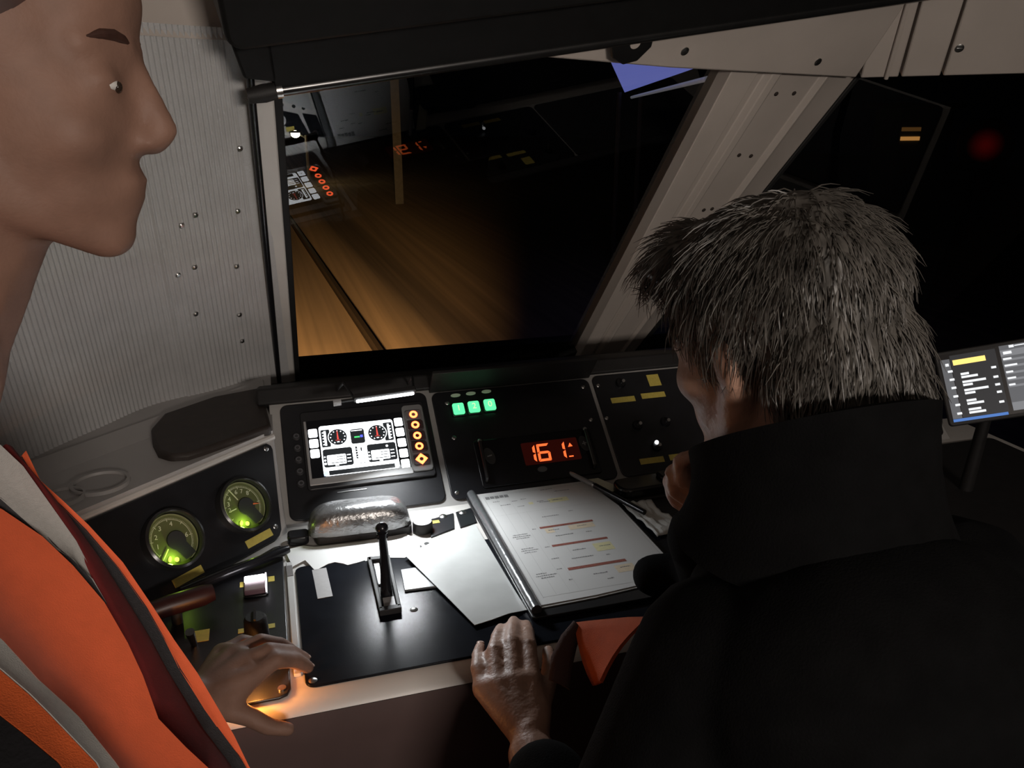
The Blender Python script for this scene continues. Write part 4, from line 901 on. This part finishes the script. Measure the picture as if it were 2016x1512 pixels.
# ---- observer in an orange vest, standing on the left
H1 = Matrix.Translation((-.16, .64, 1.57)) @ Matrix.Rotation(R(-95), 4, 'Z') @ Matrix.Rotation(R(-5), 4, 'X')
idx = [(-.057, .814, .952), (-.033, .827, .958), (-.013, .849, .937), (.002, .866, .9115)]
mid = [(-.067, .835, .958), (-.041, .841, .962), (-.018, .863, .940), (-.001, .884, .9115)]
rng = [(-.080, .855, .955), (-.050, .870, .956), (-.030, .889, .935), (-.016, .906, .9115)]
pnk = [(-.094, .872, .948), (-.072, .892, .946), (-.056, .908, .929), (-.046, .921, .9115)]
thb = [(-.092, .792, .934), (-.066, .790, .918), (-.047, .787, .902), (-.026, .787, .893)]
p1 = head_prims(H1) + [('c', H1 @ V(0, -.026, -.070), .060, (-.245, .625, 1.405), .066), ('c', (-.245, .625, 1.405), .07, (-.36, .62, 1.22), .11), ('c', (-.36, .62, 1.22), .12, (-.42, .60, .95), .125),
    ('c', (-.32, .46, 1.34), .06, (-.42, .75, 1.34), .06), ('c', (-.42, .76, 1.33), .05, (-.24, .74, 1.04), .04), ('c', (-.24, .74, 1.04), .038, (-.125, .79, .955), .026),
    ('c', (-.33, .44, 1.33), .05, (-.40, .36, 1.05), .04), ('c', (-.40, .36, 1.05), .037, (-.37, .48, .86), .028), ('e', (-.365, .50, .83), (.02, .035, .045)),
    ('c', (-.42, .53, .93), .085, (-.42, .52, .5), .06), ('c', (-.42, .52, .5), .055, (-.44, .52, .08), .04), ('c', (-.44, .68, .93), .085, (-.43, .69, .5), .06), ('c', (-.43, .69, .5), .055, (-.45, .69, .08), .04)]
p1 += hand_prims((-.115, .792, .952), [idx, mid, rng, pnk], thb)
b1 = fuse('person', p1, .0034, M_skin, None, 5)
tag(b1, 'standing person in an orange hi-vis vest reaching one hand to the desk edge', 'person')
soften_head(b1, H1); eyes(H1, b1); nails(b1, [idx, mid, rng, pnk])
def hp(Mh, *a): return Mh @ V(*a)
er1 = Mhr = H1.to_euler()
fuse('hair', [('e', hp(H1, 0, -.03, .055), (.084, .100, .082), er1), ('e', hp(H1, 0, -.075, -.01), (.072, .055, .075), er1), ('e', hp(H1, 0, .045, .098), (.055, .040, .026), er1)], .004, M_hair2, b1)
fuse('shirt', [('c', (-.35, .62, 1.24), .135, (-.425, .60, .93), .145), ('c', (-.328, .465, 1.335), .084, (-.42, .745, 1.335), .080), ('c', (-.31, .62, 1.405), .056, (-.335, .50, 1.375), .066), ('c', (-.31, .62, 1.405), .056, (-.41, .72, 1.370), .062), ('c', (-.418, .755, 1.328), .068, (-.245, .745, 1.04), .054), ('c', (-.245, .745, 1.04), .050, (-.155, .785, .975), .038),
    ('c', (-.334, .442, 1.33), .074, (-.402, .362, 1.05), .060), ('c', (-.402, .362, 1.05), .056, (-.38, .45, .90), .044), ('c', (-.30, .625, 1.37), .075, (-.31, .625, 1.33), .09)], .008, M_shirt, b1)
fuse('trousers', [('c', (-.425, .60, .97), .148, (-.425, .60, .88), .15), ('c', (-.425, .53, .90), .10, (-.42, .52, .5), .075), ('c', (-.42, .52, .5), .075, (-.445, .52, .10), .06), ('c', (-.44, .68, .90), .10, (-.43, .69, .5), .075), ('c', (-.43, .69, .5), .075, (-.455, .69, .10), .06)], .010, M_trouser, b1)
for y_ in (.52, .69):
    fuse('shoe', [('c', (-.47, y_, .045), .045, (-.32, y_, .038), .038), ('c', (-.45, y_, .05), .045, (-.445, y_, .10), .05)], .006, M_blackmt, b1)
# vest pieces, laid over the chest
MR = [(-0.239, 0.624, 1.300), (-0.203, 0.616, 1.275), (-0.178, 0.605, 1.255), (-0.158, 0.590, 1.236), (-0.138, 0.572, 1.213), (-0.123, 0.551, 1.190), (-0.113, 0.532, 1.174), (-0.103, 0.508, 1.154), (-0.085, 0.489, 1.141), (-0.057, 0.464, 1.121)]
ML = [(-0.237, 0.512, 1.318), (-0.223, 0.507, 1.304), (-0.207, 0.500, 1.286), (-0.192, 0.492, 1.269), (-0.174, 0.482, 1.250), (-0.155, 0.468, 1.227), (-0.142, 0.459, 1.215), (-0.134, 0.452, 1.209), (-0.115, 0.434, 1.187), (-0.094, 0.411, 1.161)]
SL = [(-0.243, 0.485, 1.314), (-0.228, 0.481, 1.300), (-0.212, 0.475, 1.284), (-0.198, 0.468, 1.269), (-0.180, 0.463, 1.257), (-0.168, 0.456, 1.246), (-0.155, 0.448, 1.234), (-0.145, 0.440, 1.225), (-0.121, 0.422, 1.199), (-0.106, 0.401, 1.175)]
BL = [(-0.247, 0.458, 1.309), (-0.235, 0.455, 1.298), (-0.220, 0.451, 1.284), (-0.207, 0.446, 1.270), (-0.189, 0.441, 1.257), (-0.175, 0.436, 1.246), (-0.163, 0.430, 1.235), (-0.153, 0.424, 1.227), (-0.136, 0.414, 1.211), (-0.117, 0.394, 1.185)]
GR = [(-0.241, 0.660, 1.346), (-0.206, 0.655, 1.312), (-0.192, 0.648, 1.296), (-0.176, 0.635, 1.267), (-0.161, 0.621, 1.241), (-0.148, 0.603, 1.213), (-0.141, 0.591, 1.200)]
GL = [(-0.242, 0.635, 1.304), (-0.206, 0.631, 1.279), (-0.183, 0.621, 1.253), (-0.170, 0.613, 1.240), (-0.160, 0.606, 1.233), (-0.149, 0.596, 1.220), (-0.140, 0.584, 1.205)]
D1 = [(-0.241, 0.627, 1.297), (-0.205, 0.622, 1.271), (-0.180, 0.614, 1.250), (-0.166, 0.605, 1.234), (-0.155, 0.596, 1.224), (-0.147, 0.587, 1.215), (-0.139, 0.579, 1.207)]
EL = [(-0.206, 0.692, 1.287), (-0.194, 0.682, 1.263), (-0.179, 0.675, 1.246), (-0.163, 0.666, 1.227), (-0.141, 0.651, 1.197), (-0.122, 0.634, 1.167), (-0.110, 0.618, 1.146), (-0.099, 0.602, 1.126), (-0.074, 0.572, 1.087), (-0.057, 0.552, 1.067), (-0.038, 0.523, 1.039)]
ER = [(-0.203, 0.697, 1.290), (-0.194, 0.686, 1.267), (-0.178, 0.679, 1.249), (-0.161, 0.670, 1.230), (-0.138, 0.656, 1.199), (-0.117, 0.636, 1.166), (-0.103, 0.620, 1.142), (-0.086, 0.602, 1.119), (-0.061, 0.569, 1.079), (-0.053, 0.551, 1.061), (-0.032, 0.522, 1.034)]
DL = [(-0.212, 0.684, 1.289), (-0.201, 0.674, 1.266), (-0.186, 0.666, 1.248), (-0.171, 0.657, 1.230), (-0.150, 0.642, 1.200), (-0.131, 0.624, 1.170), (-0.119, 0.610, 1.151), (-0.108, 0.594, 1.131), (-0.084, 0.564, 1.094), (-0.066, 0.544, 1.073), (-0.048, 0.516, 1.047)]
LL = [(-0.210, 0.671, 1.306), (-0.196, 0.661, 1.291), (-0.185, 0.649, 1.277), (-0.177, 0.638, 1.266), (-0.162, 0.621, 1.241), (-0.148, 0.601, 1.214), (-0.135, 0.582, 1.191), (-0.121, 0.560, 1.168), (-0.109, 0.531, 1.139), (-0.091, 0.512, 1.123), (-0.063, 0.487, 1.102)]
fuse('vest_body', [('c', (-.352, .62, 1.25), .146, (-.425, .60, .98), .158), ('c', (-.330, .52, 1.345), .082, (-.400, .70, 1.345), .080)], .008, M_orange, b1)
bm = bmf(); strip(bm, ML, MR, 10, .012, .003); part('vest_front_panel', bm, M_orange, b1, 0, 80)
bm = bmf(); strip(bm, SL, ML, 4, .001, .003); part('vest_reflective_stripe', bm, M_refl, b1, 0, 80)
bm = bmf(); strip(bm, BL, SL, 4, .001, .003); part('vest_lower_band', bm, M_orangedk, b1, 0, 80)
NL = [(-0.257, 0.414, 1.297), (-0.247, 0.412, 1.286), (-0.234, 0.408, 1.273), (-0.223, 0.404, 1.260), (-0.207, 0.401, 1.247), (-0.195, 0.397, 1.236), (-0.185, 0.391, 1.225), (-0.176, 0.387, 1.217), (-0.160, 0.378, 1.202), (-0.142, 0.360, 1.178)]
bm = bmf(); strip(bm, NL, BL, 5, .004, .003); part('vest_side_panel', bm, M_shirt, b1, 0, 80)
bm = bmf(); strip(bm, GL, GR, 5, .003, .003); part('vest_shoulder_stripe', bm, M_refl, b1, 0, 80)
bm = bmf(); strip(bm, D1, GL, 3, .002, .003); part('vest_edge_binding', bm, M_binding, b1, 0, 80)
bm = bmf(); strip(bm, LL, DL, 6, -.004, .003); part('vest_lining', bm, M_lining, b1, 0, 80)
bm = bmf(); strip(bm, DL, EL, 3, .001, .003); part('vest_inner_binding', bm, M_binding, b1, 0, 80)
bm = bmf(); strip(bm, EL, ER, 3, .001, .003); part('vest_far_edge', bm, M_orange, b1, 0, 80)

# ---- seated driver on the right
H2 = Matrix.Translation((.431, .619, 1.352)) @ Matrix.Rotation(R(20), 4, 'Z') @ Matrix.Rotation(R(-15), 4, 'X')
dp = [(.190, .748, .928), (.191, .772, .936), (.200, .807, .927), (.213, .846, .9105)]
dr = [(.205, .740, .934), (.216, .789, .942), (.232, .831, .930), (.248, .874, .9105)]
dm = [(.224, .737, .936), (.240, .796, .945), (.254, .839, .932), (.269, .885, .9105)]
di = [(.246, .737, .934), (.258, .787, .942), (.270, .828, .930), (.282, .872, .9105)]
dt = [(.243, .703, .922), (.268, .745, .918), (.285, .785, .914), (.292, .812, .911)]
ca = [(.408, .662, 1.180), (.385, .672, 1.197), (.380, .672, 1.217), (.390, .660, 1.232)]
cb = [(.404, .670, 1.166), (.384, .684, 1.180), (.379, .685, 1.200), (.390, .674, 1.214)]
cc = [(.408, .680, 1.155), (.390, .696, 1.166), (.384, .698, 1.184), (.394, .690, 1.198)]
cd_ = [(.414, .690, 1.146), (.398, .706, 1.154), (.392, .709, 1.168), (.400, .703, 1.180)]
ct = [(.425, .660, 1.165), (.420, .650, 1.188), (.416, .645, 1.205), (.412, .648, 1.222)]
p2 = head_prims(H2) + [('c', H2 @ V(0, -.03, -.07), .056, (.44, .545, 1.19), .062), ('c', (.44, .53, 1.17), .09, (.44, .40, .95), .13), ('c', (.44, .40, .95), .13, (.44, .26, .70), .14), ('c', (.335, .49, 1.11), .05, (.58, .52, 1.12), .06),
    ('c', (.318, .49, 1.105), .042, (.218, .49, .888), .036), ('c', (.218, .49, .888), .036, (.220, .655, .908), .027), ('c', (.59, .53, 1.11), .05, (.545, .83, .955), .04), ('c', (.545, .83, .955), .038, (.43, .70, 1.125), .027),
    ('c', (.36, .26, .66), .085, (.34, .68, .66), .062), ('c', (.34, .68, .66), .058, (.34, .80, .12), .04), ('c', (.54, .26, .66), .085, (.56, .68, .66), .062), ('c', (.56, .68, .66), .058, (.56, .80, .12), .04)]
p2 += hand_prims((.222, .672, .914), [di, dm, dr, dp], dt) + hand_prims((.425, .692, 1.135), [ca, cb, cc, cd_], ct, (.0095, .0090, .0084, .0076), .011)
b2 = fuse('person', p2, .0034, M_skin2, None, 5)
tag(b2, 'grey-haired seated person in a black jacket bowing over the timetable', 'person')
soften_head(b2, H2); eyes(H2, b2); nails(b2, [di, dm, dr, dp]); 
er2 = H2.to_euler()
hs = fuse('hair', [('e', hp(H2, 0, -.022, .048), (.086, .102, .081), er2), ('e', hp(H2, 0, -.070, -.010), (.079, .054, .076), er2), ('e', hp(H2, .01, .060, .092), (.062, .042, .030), er2), ('e', hp(H2, -.043, -.02, .033), (.043, .066, .055), er2), ('e', hp(H2, .043, -.03, .0), (.046, .065, .080), er2),
    ('c', hp(H2, .030, -.096, -.04), .030, hp(H2, .030, -.096, -.100), .012), ('e', hp(H2, -.020, .082, .082), (.034, .026, .018), er2)], .004, M_hair, b2, 4)
for v in hs.data.vertices:
    v.co += v.normal*(.006*noise.noise(v.co*28) + .003*noise.noise(v.co*70))
hair_strands('hair_strands', hs, H2, 9000, M_hair, b2, .036, .0, 3, rad=.00045)
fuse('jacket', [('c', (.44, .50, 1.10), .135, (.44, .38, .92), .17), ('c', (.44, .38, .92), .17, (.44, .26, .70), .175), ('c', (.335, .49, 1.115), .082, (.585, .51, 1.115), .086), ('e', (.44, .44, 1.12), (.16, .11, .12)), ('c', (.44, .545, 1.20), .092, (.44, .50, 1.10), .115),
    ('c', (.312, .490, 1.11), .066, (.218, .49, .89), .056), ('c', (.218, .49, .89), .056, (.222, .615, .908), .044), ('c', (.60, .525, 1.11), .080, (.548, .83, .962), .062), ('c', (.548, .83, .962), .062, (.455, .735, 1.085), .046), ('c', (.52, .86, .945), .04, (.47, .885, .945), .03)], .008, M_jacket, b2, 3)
# stand-up collar
bm = bmf(); A, B, n_ = [], [], 28
for i in range(n_+1):
    a = R(-250 + 320*i/n_); c_, s_ = math.cos(a), math.sin(a); fr = (s_+1)/2
    A.append((.44 + .115*c_, .535 + .105*s_, 1.195)); B.append((.440 + .090*c_, .562 + .092*s_, 1.345 - .120*fr))
strip(bm, A, B, 5, .008, .010); part('jacket_collar', bm, M_jacket, b2, 0, 80)
fuse('trousers', [('c', (.44, .26, .70), .165, (.44, .24, .66), .165), ('c', (.36, .26, .66), .10, (.34, .68, .665), .078), ('c', (.34, .68, .665), .076, (.34, .80, .12), .058), ('c', (.54, .26, .66), .10, (.56, .68, .665), .078), ('c', (.56, .68, .665), .076, (.56, .80, .12), .058)], .010, M_trouser, b2)
for x_ in (.34, .56):
    fuse('shoe', [('c', (x_, .77, .045), .045, (x_, .92, .038), .038), ('c', (x_, .79, .05), .045, (x_, .80, .10), .05)], .006, M_blackmt, b2)
# orange hi-vis hem showing under the jacket, with its dark turned edge
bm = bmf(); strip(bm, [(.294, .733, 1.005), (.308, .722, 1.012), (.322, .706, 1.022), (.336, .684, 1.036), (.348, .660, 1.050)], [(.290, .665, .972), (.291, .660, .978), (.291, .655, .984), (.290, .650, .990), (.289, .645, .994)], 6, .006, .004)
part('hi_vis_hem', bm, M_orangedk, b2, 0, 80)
bm = bmf(); strip(bm, [(.249, .689, .972), (.258, .707, .987), (.275, .723, .999), (.294, .735, 1.006)], [(.268, .675, .965), (.277, .692, .978), (.288, .708, .990), (.299, .722, 1.001)], 5, .004, .004)
part('hem_edge', bm, mat('brown_hem_edge', (.06, .03, .025), .9, bump=.3, bscale=600), b2, 0, 80)
# seat
t = thing('driver_seat', 'dark upholstered driver seat under the seated person', 'seat', Matrix.Translation((.44, .28, 0)))
bm = bmf(); rrect(bm, -.25, .25, -.22, .24, .06, .42, .51); part('cushion', bm, M_trouser, t, .02)
bm = bmf(); rrect(bm, -.23, .23, -.30, -.20, .04, .50, .98); part('backrest', bm, M_trouser, t, .02)
bm = bmf(); cyl(bm, 0, 0, .07, .03, .42, 24); part('pedestal', bm, M_blackmt, t)
bm = bmf(); cyl(bm, 0, 0, .22, 0, .03, 32); part('base', bm, M_blackmt, t)
# rear wall lamp housing behind the observers
t = thing('wall_lamp', 'flat cab lamp on the rear wall behind the observers', 'lamp', Matrix.Translation((.42, -1.30, 1.60)))
bm = bmf(); rrect(bm, -.22, .22, -.09, .09, .02, 0, .03, Matrix.Rotation(R(-90), 4, 'X')); part('housing', bm, M_cream, t, .004)
bm = bmf(); rrect(bm, -.20, .20, -.07, .07, .015, .03, .045, Matrix.Rotation(R(-90), 4, 'X')); part('diffuser', bm, mat('lamp_diffuser', (.7, .66, .6), .5), t, .003)
